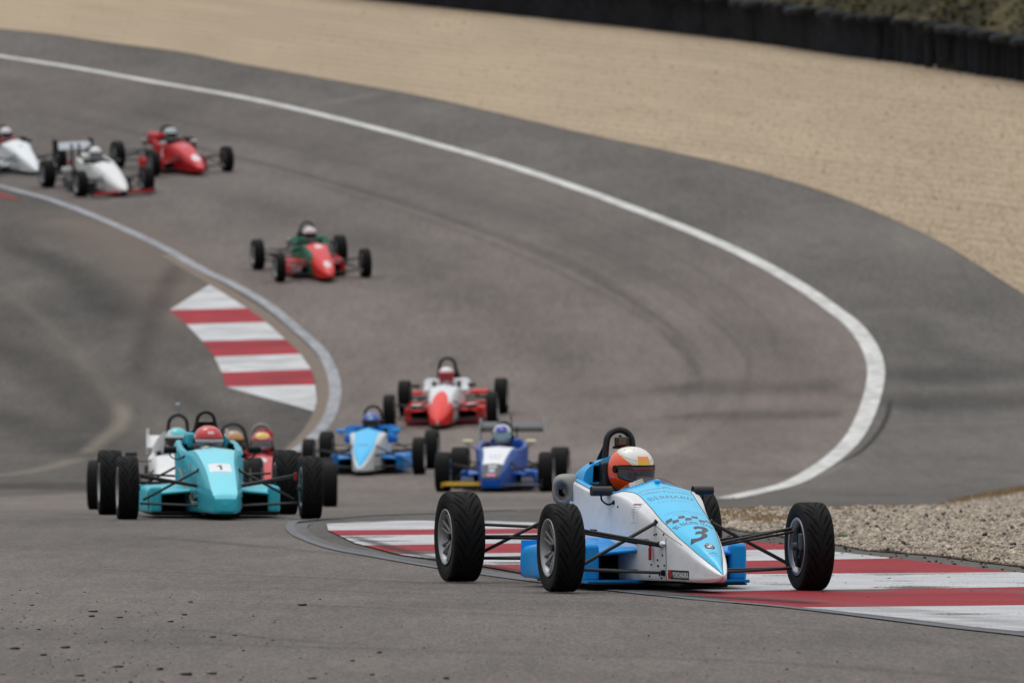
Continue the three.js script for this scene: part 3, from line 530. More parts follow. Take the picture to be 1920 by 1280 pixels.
function makeWheel(car, x, z, R, w, fine, rimMat, name = 'wheel') {
  const side = Math.sign(x), g = group(name, car); g.position.set(x, R, z);
  mesh('tyre', tyreGeo(R, w, fine), M.tyre, g);
  const rim = mesh('rim', rimGeo(w, fine), rimMat, g); if (side < 0) rim.rotation.y = Math.PI;
  const hub = new THREE.CylinderGeometry(0.022, 0.022, 0.05, 12); hub.rotateZ(Math.PI / 2); hub.translate(side * (w / 2 - 0.05), 0, 0); mesh('hub_nut', hub, M.satin, g);
  const disc = new THREE.CylinderGeometry(0.118, 0.118, 0.02, 28); disc.rotateZ(Math.PI / 2); disc.translate(-side * 0.005, 0, 0);
  mesh('brake_disc', merge([disc, new THREE.TorusGeometry(0.06, 0.012, 8, 24).rotateY(Math.PI / 2).translate(-side * 0.02, 0, 0)]), M.brake, g);
  mesh('upright', merge([rbox(0.05, 0.25, 0.06, 0.012, -side * 0.06, 0, 0), rbox(0.06, 0.07, 0.14, 0.02, -side * 0.03, 0.02, 0.06), new THREE.CylinderGeometry(0.128, 0.1, 0.05, 24).rotateZ(side * Math.PI / 2).translate(-side * 0.045, 0, 0)]), M.black, g);
  mesh('brake_ring', merge([new THREE.TorusGeometry(0.072, 0.01, 8, 28).rotateY(Math.PI / 2).translate(-side * 0.072, 0, 0), rbox(0.03, 0.1, 0.07, 0.012, -side * 0.075, 0.03, 0.085), bar(V(-side * 0.07, 0, 0), V(-side * 0.11, 0, 0), 0.03, 0.022, 14)]), M.darkAlloy, g);
  if (fine) { const v = []; for (let i = 0; i < 1; i++) v.push(bar(V(side * (w / 2 - 0.03), 0.15, 0), V(side * (w / 2 - 0.012), 0.148, 0), 0.004)); mesh('valve', v[0], M.black, g); }
  return g;
}
// sections of the bodywork: tables of half-widths and heights along z
const SHAPES = {
  pointed: { z: [-0.72, -0.62, -0.5, -0.25, 0, 0.15, 0.3, 0.42, 0.55, 0.66, 0.74, 0.79, 0.82],
    wb: [0.25, 0.232, 0.212, 0.185, 0.166, 0.158, 0.14, 0.118, 0.092, 0.066, 0.044, 0.026, 0.008], yb: [0.06, 0.06, 0.06, 0.062, 0.064, 0.066, 0.066, 0.066, 0.067, 0.07, 0.076, 0.086, 0.104],
    ws: [0.268, 0.26, 0.246, 0.206, 0.174, 0.16, 0.141, 0.121, 0.096, 0.07, 0.047, 0.029, 0.009], ys: [0.545, 0.535, 0.515, 0.43, 0.355, 0.318, 0.272, 0.236, 0.196, 0.165, 0.14, 0.125, 0.115],
    we: [0.255, 0.215, 0.176, 0.158, 0.148, 0.138, 0.118, 0.098, 0.07, 0.042, 0.02, 0.009, 0.002], ye: [0.577, 0.592, 0.582, 0.51, 0.425, 0.378, 0.322, 0.28, 0.228, 0.185, 0.153, 0.134, 0.12], yg: [0.655, 0.64, 0.605, 0.535, 0.462, 0.418, 0.368, 0.326, 0.27, 0.215, 0.172, 0.142, 0.122], crown: 0.86 },
  wide: { z: [-0.72, -0.62, -0.5, -0.25, 0, 0.15, 0.3, 0.45, 0.6, 0.68, 0.72, 0.74],
    wb: [0.25, 0.235, 0.22, 0.2, 0.185, 0.175, 0.16, 0.14, 0.118, 0.105, 0.095, 0.075], yb: [0.06, 0.06, 0.06, 0.06, 0.06, 0.06, 0.06, 0.058, 0.056, 0.056, 0.062, 0.08],
    ws: [0.262, 0.25, 0.236, 0.212, 0.194, 0.182, 0.166, 0.146, 0.122, 0.112, 0.106, 0.09], ys: [0.48, 0.46, 0.43, 0.36, 0.3, 0.27, 0.24, 0.215, 0.195, 0.185, 0.175, 0.165],
    we: [0.235, 0.2, 0.175, 0.148, 0.132, 0.126, 0.12, 0.115, 0.11, 0.106, 0.1, 0.088], ye: [0.555, 0.575, 0.57, 0.518, 0.457, 0.42, 0.37, 0.312, 0.258, 0.23, 0.21, 0.18], yg: [0.6, 0.6, 0.588, 0.537, 0.475, 0.437, 0.386, 0.326, 0.27, 0.24, 0.216, 0.183], crown: 0.95 },
  bullet: { z: [-0.72, -0.62, -0.5, -0.25, 0, 0.15, 0.3, 0.45, 0.6, 0.7, 0.77, 0.82],
    wb: [0.235, 0.225, 0.215, 0.195, 0.18, 0.17, 0.152, 0.13, 0.1, 0.072, 0.045, 0.012], yb: [0.06, 0.06, 0.06, 0.06, 0.062, 0.064, 0.066, 0.068, 0.075, 0.085, 0.1, 0.13],
    ws: [0.25, 0.243, 0.235, 0.218, 0.2, 0.19, 0.172, 0.148, 0.115, 0.083, 0.052, 0.014], ys: [0.45, 0.44, 0.42, 0.37, 0.32, 0.29, 0.26, 0.228, 0.195, 0.175, 0.16, 0.148],
    we: [0.225, 0.205, 0.19, 0.168, 0.148, 0.138, 0.122, 0.102, 0.076, 0.052, 0.032, 0.008], ye: [0.56, 0.57, 0.56, 0.51, 0.445, 0.4, 0.35, 0.3, 0.245, 0.208, 0.18, 0.152], yg: [0.62, 0.615, 0.6, 0.545, 0.485, 0.445, 0.395, 0.34, 0.28, 0.235, 0.2, 0.155], crown: 0.8 },
};
const TUB = { z: [-1.58, -1.4, -1.2, -1.0, -0.85, -0.72], wb: [0.26, 0.275, 0.28, 0.275, 0.262, 0.25], ws: [0.282, 0.298, 0.302, 0.295, 0.282, 0.268], ys: [0.6, 0.585, 0.565, 0.545, 0.54, 0.545], we: [0.27, 0.282, 0.284, 0.28, 0.27, 0.255], ye: [0.648, 0.63, 0.605, 0.582, 0.57, 0.577] };
const fcache = {};
function fnTable(T, key) { return fcache[key] ??= (() => { const idx = T.z.map((z, i) => i).sort((a, b) => T.z[a] - T.z[b]), zs = idx.map((i) => T.z[i]), f = {}; for (const k of ['wb', 'yb', 'ws', 'ys', 'we', 'ye', 'yg']) if (T[k]) f[k] = pchip(zs, idx.map((i) => T[k][i])); f.lo = zs[0]; f.hi = zs[zs.length - 1]; return f; })(); }
const cr = (a, b, c, d, t) => 0.5 * (2 * b + (c - a) * t + (2 * a - 5 * b + 4 * c - d) * t * t + (3 * b - a - 3 * c + d) * t * t * t);
function spline(pts, n) { const out = []; for (let i = 0; i < pts.length - 1; i++) { const a = pts[Math.max(0, i - 1)], b = pts[i], c = pts[i + 1], d = pts[Math.min(pts.length - 1, i + 2)]; for (let k = 0; k < n; k++) out.push([cr(a[0], b[0], c[0], d[0], k / n), cr(a[1], b[1], c[1], d[1], k / n)]); } out.push(pts[pts.length - 1]); return out; }
function noseSec(f, z, crown, sc) {
  const g = (k) => f[k](z), wb = g('wb') * sc, ws = g('ws') * sc, we = Math.min(g('we') * sc, ws), yb = g('yb'), ys = g('ys'), ye = g('ye'), yg = g('yg');
  const rb = Math.min(0.018, wb * 0.4);
  const sideP = spline([[wb - rb, yb], [wb, yb + rb], [lerp(wb, ws, 0.5), lerp(yb, ys, 0.45)], [ws, ys], [lerp(ws, we, 0.42), lerp(ys, ye, 0.66)], [we, ye]], 5);
  const top = spline([[we, ye], [we * 0.62, lerp(ye, yg, lerp(crown, 0.5, smooth(-0.42, -0.7, z)) * 0.78)], [0, yg]], 6);
  return { side: sideP, top, bottom: [[-(wb - rb), yb], [0, yb - 0.002], [wb - rb, yb]] };
}
const zsOf = (a, b, n, tip) => { const o = []; for (let i = 0; i <= n; i++) o.push(lerp(a, b, tip ? 1 - Math.pow(1 - i / n, 1.5) : i / n)); return o; };
const NOSE0 = -0.74, NOSELEN = 1.75;                  // canvas mapping of the nose panel
function nosePanelUV(p, arc) { return [0.5 + p.x / 0.56, 1 - arc]; }
function makeBody(car, s) {
  const T = SHAPES[s.nose], f = fnTable(T, s.nose), sc = s.bw ?? 1, zs = zsOf(-0.72, f.hi, s.fine ? 56 : 26, true);
  const secs = zs.map((z) => noseSec(f, z, T.crown, sc));
  const v3 = (pts, z, m = 1) => pts.map(([x, y]) => V(x * m, y, z));
  const sides = [];
  for (const m of [-1, 1]) sides.push(grid(zs.map((z, i) => v3(secs[i].side, z, m)), (i, j, p) => [p.z, p.y], m < 0));
  const last = secs[secs.length - 1], tipRow = v3([...last.side.slice().map(([x, y]) => [-x, y]), ...last.top.slice(1).map(([x, y]) => [-x, y]), ...last.top.slice(0, -1).reverse().map(([x, y]) => [x, y]), ...last.side.slice().reverse()], zs[zs.length - 1]);
  tipRow.push(tipRow[0].clone()); const tipC = V(0, (last.side[0][1] + last.top[last.top.length - 1][1]) / 2, zs[zs.length - 1] + 0.006);
  const cap = grid([tipRow, tipRow.map(() => tipC.clone())], null, true);
  const under = grid(zs.map((z, i) => v3(secs[i].bottom, z)), null, true);
  // tub behind the dash
  const tf = fnTable(TUB, 'tub'), tz = zsOf(-1.58, -0.72, 16), drop = s.rimDrop ?? 0;
  const tubSec = (z) => { const k = drop * smooth(-0.74, -0.95, z), end = fnTable(T, s.nose); const blend = smooth(-0.98, -0.72, z), mix = (a) => lerp(tf[a](z), end[a](-0.72), blend) * 1; const w = (a) => mix(a) * (blend > 0 ? lerp(s.tubw ?? sc, sc, blend) : (s.tubw ?? sc)); return { wb: w('wb'), ws: w('ws'), we: w('we'), ys: mix('ys') - k, ye: mix('ye') - k }; };
  const tub = tz.map(tubSec);
  for (const m of [-1, 1]) sides.push(grid(tub.map((t, i) => v3(spline([[t.wb - 0.018, 0.06], [t.wb, 0.078], [lerp(t.wb, t.ws, 0.5), 0.3], [t.ws, t.ys], [lerp(t.ws, t.we, 0.42), lerp(t.ys, t.ye, 0.66)], [t.we, t.ye]], 5), tz[i], m)), (i, j, p) => [p.z, p.y], m < 0));
  const tunder = grid(tub.map((t, i) => v3([[-(t.wb - 0.018), 0.06], [0, 0.058], [t.wb - 0.018, 0.06]], tz[i])), null, true);
  mesh('body', merge([...sides, cap, under, tunder]), s.bodyMat, car);
  // painted upper panel of the nose
  let acc = 0; const arcs = zs.map((z, i) => { if (i) acc += Math.hypot(z - zs[i - 1], secs[i].top[secs[i].top.length - 1][1] - secs[i - 1].top[secs[i - 1].top.length - 1][1]); return acc; });
  const full = (t, z) => v3([...t.map(([x, y]) => [-x, y]), ...t.slice(0, -1).reverse()], z);
  const topG = grid(zs.map((z, i) => full(secs[i].top, z)), (i, j, p) => [0.5 + p.x / 0.56, 1 - arcs[i] / NOSELEN], false);
  mesh('nose_panel', topG, s.panelMat, car);
  const lip = secs[0].top; mesh('cowl_lip', tubeThrough(full(lip, -0.722), 0.007, 24, 6), s.lipMat ?? s.coverMat, car);
  // cockpit rim and lining
  const rim = [], lining = [];
  for (const m of [-1, 1]) {
    rim.push(grid(tub.map((t, i) => v3([[t.we, t.ye], [t.we - 0.008, t.ye + 0.008], [t.we - 0.03, t.ye + 0.012], [t.we - 0.05, t.ye]], tz[i], m)), (i, j, p) => [p.z, p.x], m < 0));
    lining.push(grid(tub.map((t, i) => v3([[t.we - 0.05, t.ye], [t.we - 0.058, t.ye - 0.02], [t.we - 0.07, 0.2], [0, 0.1]], tz[i], m)), null, m < 0));
  }
  for (const r of rim) mesh('cockpit_rim', r, s.rimPaint ?? s.coverMat, car);
  const dash = new THREE.Shape(); full(lip, 0).forEach((p, i) => (i ? dash.lineTo(p.x * 0.97, p.y - 0.012) : dash.moveTo(p.x * 0.97, p.y - 0.012))); dash.lineTo(0.22, 0.47); dash.lineTo(-0.22, 0.47);
  const bulk = new THREE.Shape(); bulk.moveTo(-tub[0].ws, 0.065); bulk.lineTo(tub[0].ws, 0.065); bulk.lineTo(tub[0].we, tub[0].ye); bulk.lineTo(-tub[0].we, tub[0].ye);
  mesh('cockpit_lining', merge([...lining, new THREE.ShapeGeometry(dash).translate(0, 0, -0.716), new THREE.ShapeGeometry(bulk).translate(0, 0, -1.579)]), M.matt, car);
  if (s.fine) {
    const edges = []; for (const m of [-1, 1]) edges.push(tubeThrough(zs.map((z, i) => V(secs[i].side[secs[i].side.length - 1][0] * m, secs[i].side[secs[i].side.length - 1][1], z)), 0.0022, 120, 5), tubeThrough(tub.map((t, i) => V((t.we + 0.001) * m, t.ye, tz[i])), 0.0022, 40, 5));
    mesh('pinstripe', merge(edges), s.stripeMat ?? M.black, car);
  }
  return { f, sc, sideX: (z, y) => { let p; if (z >= -0.72) p = noseSec(f, z, T.crown, sc).side; else { const t = tubSec(z); p = spline([[t.wb - 0.018, 0.06], [t.wb, 0.078], [lerp(t.wb, t.ws, 0.5), 0.3], [t.ws, t.ys], [lerp(t.ws, t.we, 0.42), lerp(t.ys, t.ye, 0.66)], [t.we, t.ye]], 5); } for (let i = 2; i < p.length - 1; i++) if ((p[i][1] - y) * (p[i + 1][1] - y) <= 0) return lerp(p[i][0], p[i + 1][0], (y - p[i][1]) / (p[i + 1][1] - p[i][1] || 1)); return p[4][0]; }, topY: (z) => f.yg(z) };
}
function sideDecal(car, body, side, z0, z1, y0, y1, draw, w = 256, h = 128, lift = 0.0025, skew = 0) {
  const rows = []; for (let j = 0; j <= 6; j++) { const r = []; for (let i = 0; i <= 8; i++) { const u = i / 8, v = j / 6, z = lerp(z0, z1, u) + skew * v, y = lerp(y0, y1, v); r.push(V(side * (body.sideX(z, y) + lift), y, z)); } rows.push(r); }
  const m = std({ map: canvasTex(w, h, draw), roughness: 0.5 });
  return mesh('decal', grid(rows, (j, i) => [side < 0 ? i / 8 : 1 - i / 8, j / 6], side < 0), m, car);
}
function panelMat(draw, rough = 0.5, w = 512, h = 1600) {    // Y(z): canvas row for a place along the nose
  return new THREE.MeshPhysicalMaterial({ map: canvasTex(w, h, draw), roughness: rough, roughnessMap: grimeR, specularIntensity: 0.35, clearcoat: 0.35, clearcoatRoughness: 0.08 });
}
function sidepods(car, s, col) {
  const xi = s.podIn ?? 0.26, x0 = s.podOut ?? 0.52, x1 = s.podOut1 ?? 0.6, zf = s.podZ ?? -0.5, zr = -1.62, hT = s.podH ?? 0.28;
  for (const m of [-1, 1]) {
    const pod = group('sidepod', car), blockIn = x0 - 0.105;
    // outer duct wall and top skin as one shell
    const hF = hT - 0.065, topAt = (z) => { const t = (z - zf) / (zr - zf); return lerp(hF, hT, smooth(-0.02, 0.32, t)) - 0.03 * smooth(0.5, 1, t); };
    const zz = zsOf(zr, zf - 0.03, 18), rows = zz.map((z) => { const t = (z - zf) / (zr - zf), xo = lerp(x0, x1, smooth(0, 0.8, t)), h = topAt(z), hb = lerp(hT - 0.012, h, smooth(0.1, 0.4, t)); return spline([[xo - 0.02, 0.05], [xo, 0.075], [xo + 0.004, hb * 0.6], [xo - 0.004, hb - 0.03], [xo - 0.035, hb - 0.004], [xo - 0.075, lerp(hb, h, 0.6) + 0.002], [lerp(xo, xi, 0.5), h + 0.01], [xi - 0.015, h + 0.03], [xi - 0.05, h + 0.045]], 4).map(([x, y]) => V(x * m, y, z)); });
    const shell = [grid(rows, (i, j, p) => [p.z, p.y + p.x], m < 0)];
    const bw = x0 - blockIn, front = rbox(bw - 0.002, hT - 0.045, 0.1, 0.03, m * (blockIn + bw / 2 - 0.004), 0.05 + (hT - 0.055) / 2, zf + 0.0, 4); shell.push(front);
    const lipR = []; for (let i = 0; i <= 12; i++) { const t = i / 12, x = lerp(blockIn + 0.02, xi - 0.07, t), y = lerp(hF, hF + 0.028, t), zo = zf + 0.04 + 0.12 * smooth(0.15, 1, t); lipR.push([V(x * m, topAt(zf - 0.3) + lerp(0.0, 0.04, t), zf - 0.3), V(x * m, lerp(topAt(zf - 0.15), y, 0.35) + 0.02, zf - 0.12), V(x * m, y + 0.022, zo - 0.06), V(x * m, y + 0.012, zo - 0.012), V(x * m, y, zo), V(x * m, y - 0.012, zo - 0.008), V(x * m, y - 0.016, zo - 0.06), V(x * m, y - 0.02, zo - 0.18)]); }
    shell.push(grid(lipR, null, m > 0));
    const back = new THREE.PlaneGeometry(1, 1); back.scale(x1 - xi, hT - 0.06, 1); back.translate(m * (x1 + xi) / 2, 0.06 + (hT - 0.06) / 2, zr + 0.002); shell.push(back);
    mesh('pod_shell', merge(shell), col, pod);
    const rad = rbox(blockIn - xi + 0.04, hT - 0.1, 0.02, 0.004, m * (xi + blockIn) / 2, 0.06 + (hT - 0.1) / 2, zf - 0.16, 1); mesh('radiator', rad, M.matt, pod);
    mesh('duct', merge([rbox(0.008, hT - 0.1, 0.24, 0.003, m * (blockIn - 0.006), 0.06 + (hT - 0.1) / 2, zf - 0.13, 1)]), M.black, pod);
  }
  const tray = rbox(2 * x0 - 0.02, 0.02, 1.25, 0.006, 0, 0.05, (zf + zr) / 2 + 0.06, 1); mesh('floor_tray', tray, s.trayMat ?? M.black, car);
  mesh('skid_plate', merge([rbox(2 * x0 - 0.08, 0.012, 1.35, 0.004, 0, 0.034, (zf + zr) / 2 + 0.05, 1), rbox(0.3, 0.02, 1.0, 0.006, 0, 0.046, -0.1, 1)]), M.matt, car);
}
function mirrors(car, s, body) {
  for (const m of [-1, 1]) {
    const g = group('mirror', car), x = s.mirX ?? 0.335, y = s.mirY ?? 0.612, z = s.mirZ ?? -0.76, w = s.mirW ?? 0.125;
    const shell = new THREE.CylinderGeometry(0.03, 0.03, w, 20, 1); shell.scale(1, 1, 1.2); shell.rotateZ(Math.PI / 2); const sh2 = rbox(w, 0.056, 0.05, 0.012, 0, 0, -0.022, 2); const a = merge([shell, sh2]); a.translate(x * m, y, z); mesh('mirror_shell', a, s.mirMat ?? M.satin, g);
    mesh('mirror_glass', rbox(w - 0.02, 0.04, 0.004, 0.002, x * m, y, z - 0.05, 1), M.mirrorGlass, g);
    const bx = body.sideX(z + 0.09, 0.525) * m; mesh('mirror_stem', merge([tubeThrough([V(x * m, y - 0.02, z), V(x * m, y - 0.05, z + 0.005), V(lerp(x * m, bx, 0.5), y - 0.08, z + 0.045), V(bx, 0.525, z + 0.09)], 0.006, 14, 6), new THREE.SphereGeometry(0.014, 10, 8).translate(bx, 0.525, z + 0.09)]), M.black, g);
  }
}
function suspension(car, s) {
  const r = 0.0095, fx = s.tf / 2 - 0.115, rx = s.tr / 2 - 0.13, L = s.wb, m0 = s.armMat ?? M.carbon, A = (a, b, q = r) => bar(a, b, q, q, 8, 1.25);
  for (const m of [-1, 1]) {
    const X = (x, y, z) => V(x * m, y, z);
    mesh('upper_wishbone', merge([A(X(fx, 0.375, -0.01), X(0.165, 0.285, 0.06)), A(X(fx, 0.37, -0.02), X(0.2, 0.285, -0.36))]), m0, car);
    mesh('lower_wishbone', merge([A(X(fx, 0.135, 0.0), X(0.155, 0.115, 0.1)), A(X(fx, 0.135, -0.02), X(0.19, 0.115, -0.38))]), m0, car);
    mesh('pushrod', merge([A(X(fx - 0.02, 0.165, -0.01), X(0.178, 0.41, -0.05), 0.0115), bar(X(0.178, 0.41, -0.05), X(0.165, 0.42, -0.05), 0.014, 0.02)]), s.pushMat ?? M.carbon, car);
    mesh('track_rod', A(X(fx, 0.355, 0.04), X(0.17, 0.272, 0.07), 0.007), M.black, car);
    mesh('rear_wishbone', merge([A(X(rx, 0.36, -L), X(0.13, 0.335, -L + 0.1)), A(X(rx, 0.36, -L), X(0.13, 0.335, -L - 0.25)), A(X(rx, 0.15, -L), X(0.14, 0.15, -L + 0.3)), A(X(rx, 0.15, -L), X(0.14, 0.15, -L - 0.2))]), m0, car);
    mesh('rear_pushrod', A(X(rx, 0.18, -L), X(0.2, 0.42, -L + 0.2), 0.011), s.pushMat ?? M.carbon, car);
    mesh('radius_rod', A(X(rx, 0.28, -L + 0.03), X(0.24, 0.28, -1.7), 0.007), M.black, car);
    mesh('drive_shaft', bar(X(0.12, 0.28, -L), X(s.tr / 2 - 0.05, 0.28, -L), 0.014), M.black, car);
    mesh('bracket', merge([rbox(0.03, 0.035, 0.05, 0.006, m * 0.172, 0.285, 0.06), rbox(0.03, 0.035, 0.05, 0.006, m * 0.165, 0.115, 0.1), rbox(0.014, 0.012, 0.014, 0.004, m * 0.172, 0.155, 0.0)]), M.black, car);
  }
}
function rearEnd(car, s) {
  const L = s.wb;
  const eng = [rbox(0.3, 0.3, 0.42, 0.03, 0, 0.24, -1.86), rbox(0.24, 0.1, 0.36, 0.03, 0, 0.43, -1.86), rbox(0.2, 0.26, 0.7, 0.05, 0, 0.24, -L + 0.05), rbox(0.09, 0.09, 0.3, 0.02, 0.16, 0.36, -1.85), rbox(0.07, 0.07, 0.25, 0.02, -0.16, 0.38, -1.88), bar(V(-0.14, 0.45, -1.75), V(-0.14, 0.52, -1.75), 0.03), bar(V(0.1, 0.4, -2.1), V(0.18, 0.2, -2.5), 0.03)];
  mesh('engine', merge(eng), M.engine, car);
  mesh('exhaust', tubeThrough([V(0.18, 0.3, -1.9), V(0.24, 0.22, -2.1), V(0.2, 0.2, -2.5), V(0.18, 0.24, -2.85)], 0.026, 20, 8), M.steel, car);
  const zz = zsOf(-2.35, -1.56, 12), pw = s.spineW ?? 1, top = s.spineH ?? 0.72, rows = zz.map((z) => { const t = (z + 1.56) / -0.79, w = lerp(0.24, 0.07, smooth(0, 1, t)) * pw, h = lerp(top, 0.4, smooth(0.0, 1, t)), b = lerp(0.5, 0.36, t); return spline([[-w, b], [-w * 0.95, lerp(b, h, 0.5)], [-w * 0.55, h - 0.02], [0, h], [w * 0.55, h - 0.02], [w * 0.95, lerp(b, h, 0.5)], [w, b]], 4).map(([x, y]) => V(x, y, z)); });
  mesh('engine_cover', merge([grid(rows, (i, j, p) => [p.z, p.x], false), grid([rows[12], rows[12].map((p) => V(0, 0.45, p.z))], null, false)]), s.engMat ?? s.coverMat, car);
}
function hoop(car, s) {
  const zc = s.hoopZ ?? -1.52, hw = s.hoopW ?? 0.092, top = s.hoopTop ?? 0.985, r = s.hoopR ?? 0.02, pts = [], base = s.hoopBase ?? 0.6, bwid = hw * (s.hoopFlare ?? 1.25);
  pts.push(V(-bwid, base, zc), V(-lerp(bwid, hw, 0.6), lerp(base, top, 0.45), zc));
  for (let i = 0; i <= 8; i++) { const a = Math.PI - i / 8 * Math.PI; pts.push(V(Math.cos(a) * hw, top - hw - r + Math.sin(a) * hw, zc)); }
  pts.push(V(lerp(bwid, hw, 0.6), lerp(base, top, 0.45), zc), V(bwid, base, zc));
  mesh('roll_hoop', tubeThrough(pts, r, 60, 12), s.hoopMat ?? M.satin, car);
  mesh('hoop_brace', merge([-1, 1].map((m) => bar(V(hw * 0.95 * m, top - hw - 0.02, zc - 0.01), V(hw * 1.7 * m, 0.5, zc - 0.45), 0.014))), M.black, car);
  if (s.hoopFill) { const sh = new THREE.Shape(); sh.moveTo(-bwid, base); sh.lineTo(bwid, base); sh.lineTo(hw, top - hw - r - 0.01); sh.lineTo(-hw, top - hw - r - 0.01); const g = new THREE.ExtrudeGeometry(sh, { depth: 0.02, bevelEnabled: false }); g.translate(0, 0, zc - 0.01); mesh('hoop_panel', g, s.fillMat ?? M.black, car); }
}
function wing(car, name, span, chord, y, z, mat, endMat, endH, endC, tilt, flap) {
  const g = group(name, car), sh = new THREE.Shape(); for (let i = 0; i <= 20; i++) { const t = i / 20, x = -chord / 2 + chord * (1 - Math.cos(t * Math.PI)) / 2, th = 0.1 * chord * (1.2 * Math.sqrt(t) - 1.2 * t); i ? sh.lineTo(x, th) : sh.moveTo(x, th); } for (let i = 19; i >= 0; i--) { const t = i / 20; sh.lineTo(-chord / 2 + chord * (1 - Math.cos(t * Math.PI)) / 2, -0.02 * chord * Math.sin(t * Math.PI)); }
  const plane = (dz, dy, tl, sc) => { const e = new THREE.ExtrudeGeometry(sh, { depth: span, bevelEnabled: false }); e.translate(0, 0, -span / 2); e.scale(sc, sc, 1); e.rotateY(Math.PI / 2); e.rotateX(tl); e.translate(0, y + dy, z + dz); return e; };
  mesh('wing_plane', plane(0, 0, tilt, 1), mat, g);
  if (flap) mesh('wing_flap', plane(-chord * 0.7, chord * 0.4, tilt + 0.3, 0.6), flap, g);
  for (const m of [-1, 1]) mesh('endplate', rbox(0.008, endH, endC, 0.003, m * (span / 2 + 0.004), y + endH * 0.08 - 0.02, z - endC * 0.15, 1), endMat, g);
  return g;
}
let carCount = 0;
function makeCar(s) {
  s = Object.assign({ nose: 'bullet', wb: 2.5, tf: 1.55, tr: 1.53, Rf: 0.267, Rr: 0.283, wf: 0.175, wr: 0.2, rimMat: M.alloy }, s);
  const car = group('race_car'); tag(car, s.label, 'race car', 'single-seater race cars on the track');
  s.bodyMat = paint(s.body); s.coverMat = paint(s.cover ?? s.body);
  if (!s.panelMat) s.panelMat = s.draw ? panelMat(s.draw, 0.5, 256, 800) : paint(s.panel ?? s.body);
  const body = makeBody(car, s);
  for (const m of [-1, 1]) { makeWheel(car, m * s.tf / 2, 0, s.Rf, s.wf, s.fine, s.rimMat, 'front_wheel'); makeWheel(car, m * s.tr / 2, -s.wb, s.Rr, s.wr, s.fine, s.rimMat, 'rear_wheel'); }
  suspension(car, s); sidepods(car, s, paint(s.pod ?? s.body)); mirrors(car, s, body); rearEnd(car, s); hoop(car, s);
  mesh('headrest', merge([rbox(s.headW ?? 0.3, 0.24, 0.06, 0.03, 0, 0.62, -1.46), rbox(0.045, 0.14, 0.26, 0.018, 0.2, 0.56, -1.36), rbox(0.045, 0.14, 0.26, 0.018, -0.2, 0.56, -1.36)]), M.matt, car);
  mesh('steering_wheel', merge([new THREE.TorusGeometry(0.125, 0.014, 10, 28), rbox(0.2, 0.05, 0.02, 0.01), bar(V(0, 0, 0), V(0, 0, 0.2), 0.012)]).rotateX(0.35).translate(0, 0.5, -0.84), M.black, car);
  mesh('seat', merge([rbox(0.4, 0.05, 0.4, 0.02, 0, 0.12, -1.2), rbox(0.4, 0.42, 0.05, 0.02, 0, 0, 0).rotateX(-0.5).translate(0, 0.33, -1.47)]), M.matt, car);
  if (s.extra) s.extra(car, body, s);
  // stand it on the ground
  const [fx, fD] = at(...s.front), X0 = fx; let psi = 0;
  for (let i = 0; i < 8; i++) psi = Math.asin(clamp((X0 - (s.rearX - 960) / F * (fD + s.wb * Math.cos(psi))) / s.wb, -1, 1));
  const dir = V(Math.sin(psi), 0, Math.cos(psi)), lift = s.lift ?? 0.002, A = P3(fx, fD, lift), rX = fx - dir.x * s.wb, rD = fD + dir.z * s.wb, B = P3(rX, rD, lift);
  const fw = A.clone().sub(B).normalize(), e = 0.7, side = P3(fx + e * dir.z, fD + e * dir.x).sub(P3(fx - e * dir.z, fD - e * dir.x)).normalize(), up = fw.clone().cross(side).normalize(); side.crossVectors(up, fw).normalize();
  if (s.roll) { const q = new THREE.Quaternion().setFromAxisAngle(fw, s.roll); side.applyQuaternion(q); up.applyQuaternion(q); }
  car.quaternion.setFromRotationMatrix(new THREE.Matrix4().makeBasis(side, up, fw)); car.position.copy(A);
  car.updateMatrixWorld(true);
  if (s.driver) seatDriver(car, s.driver);
  return car;
}
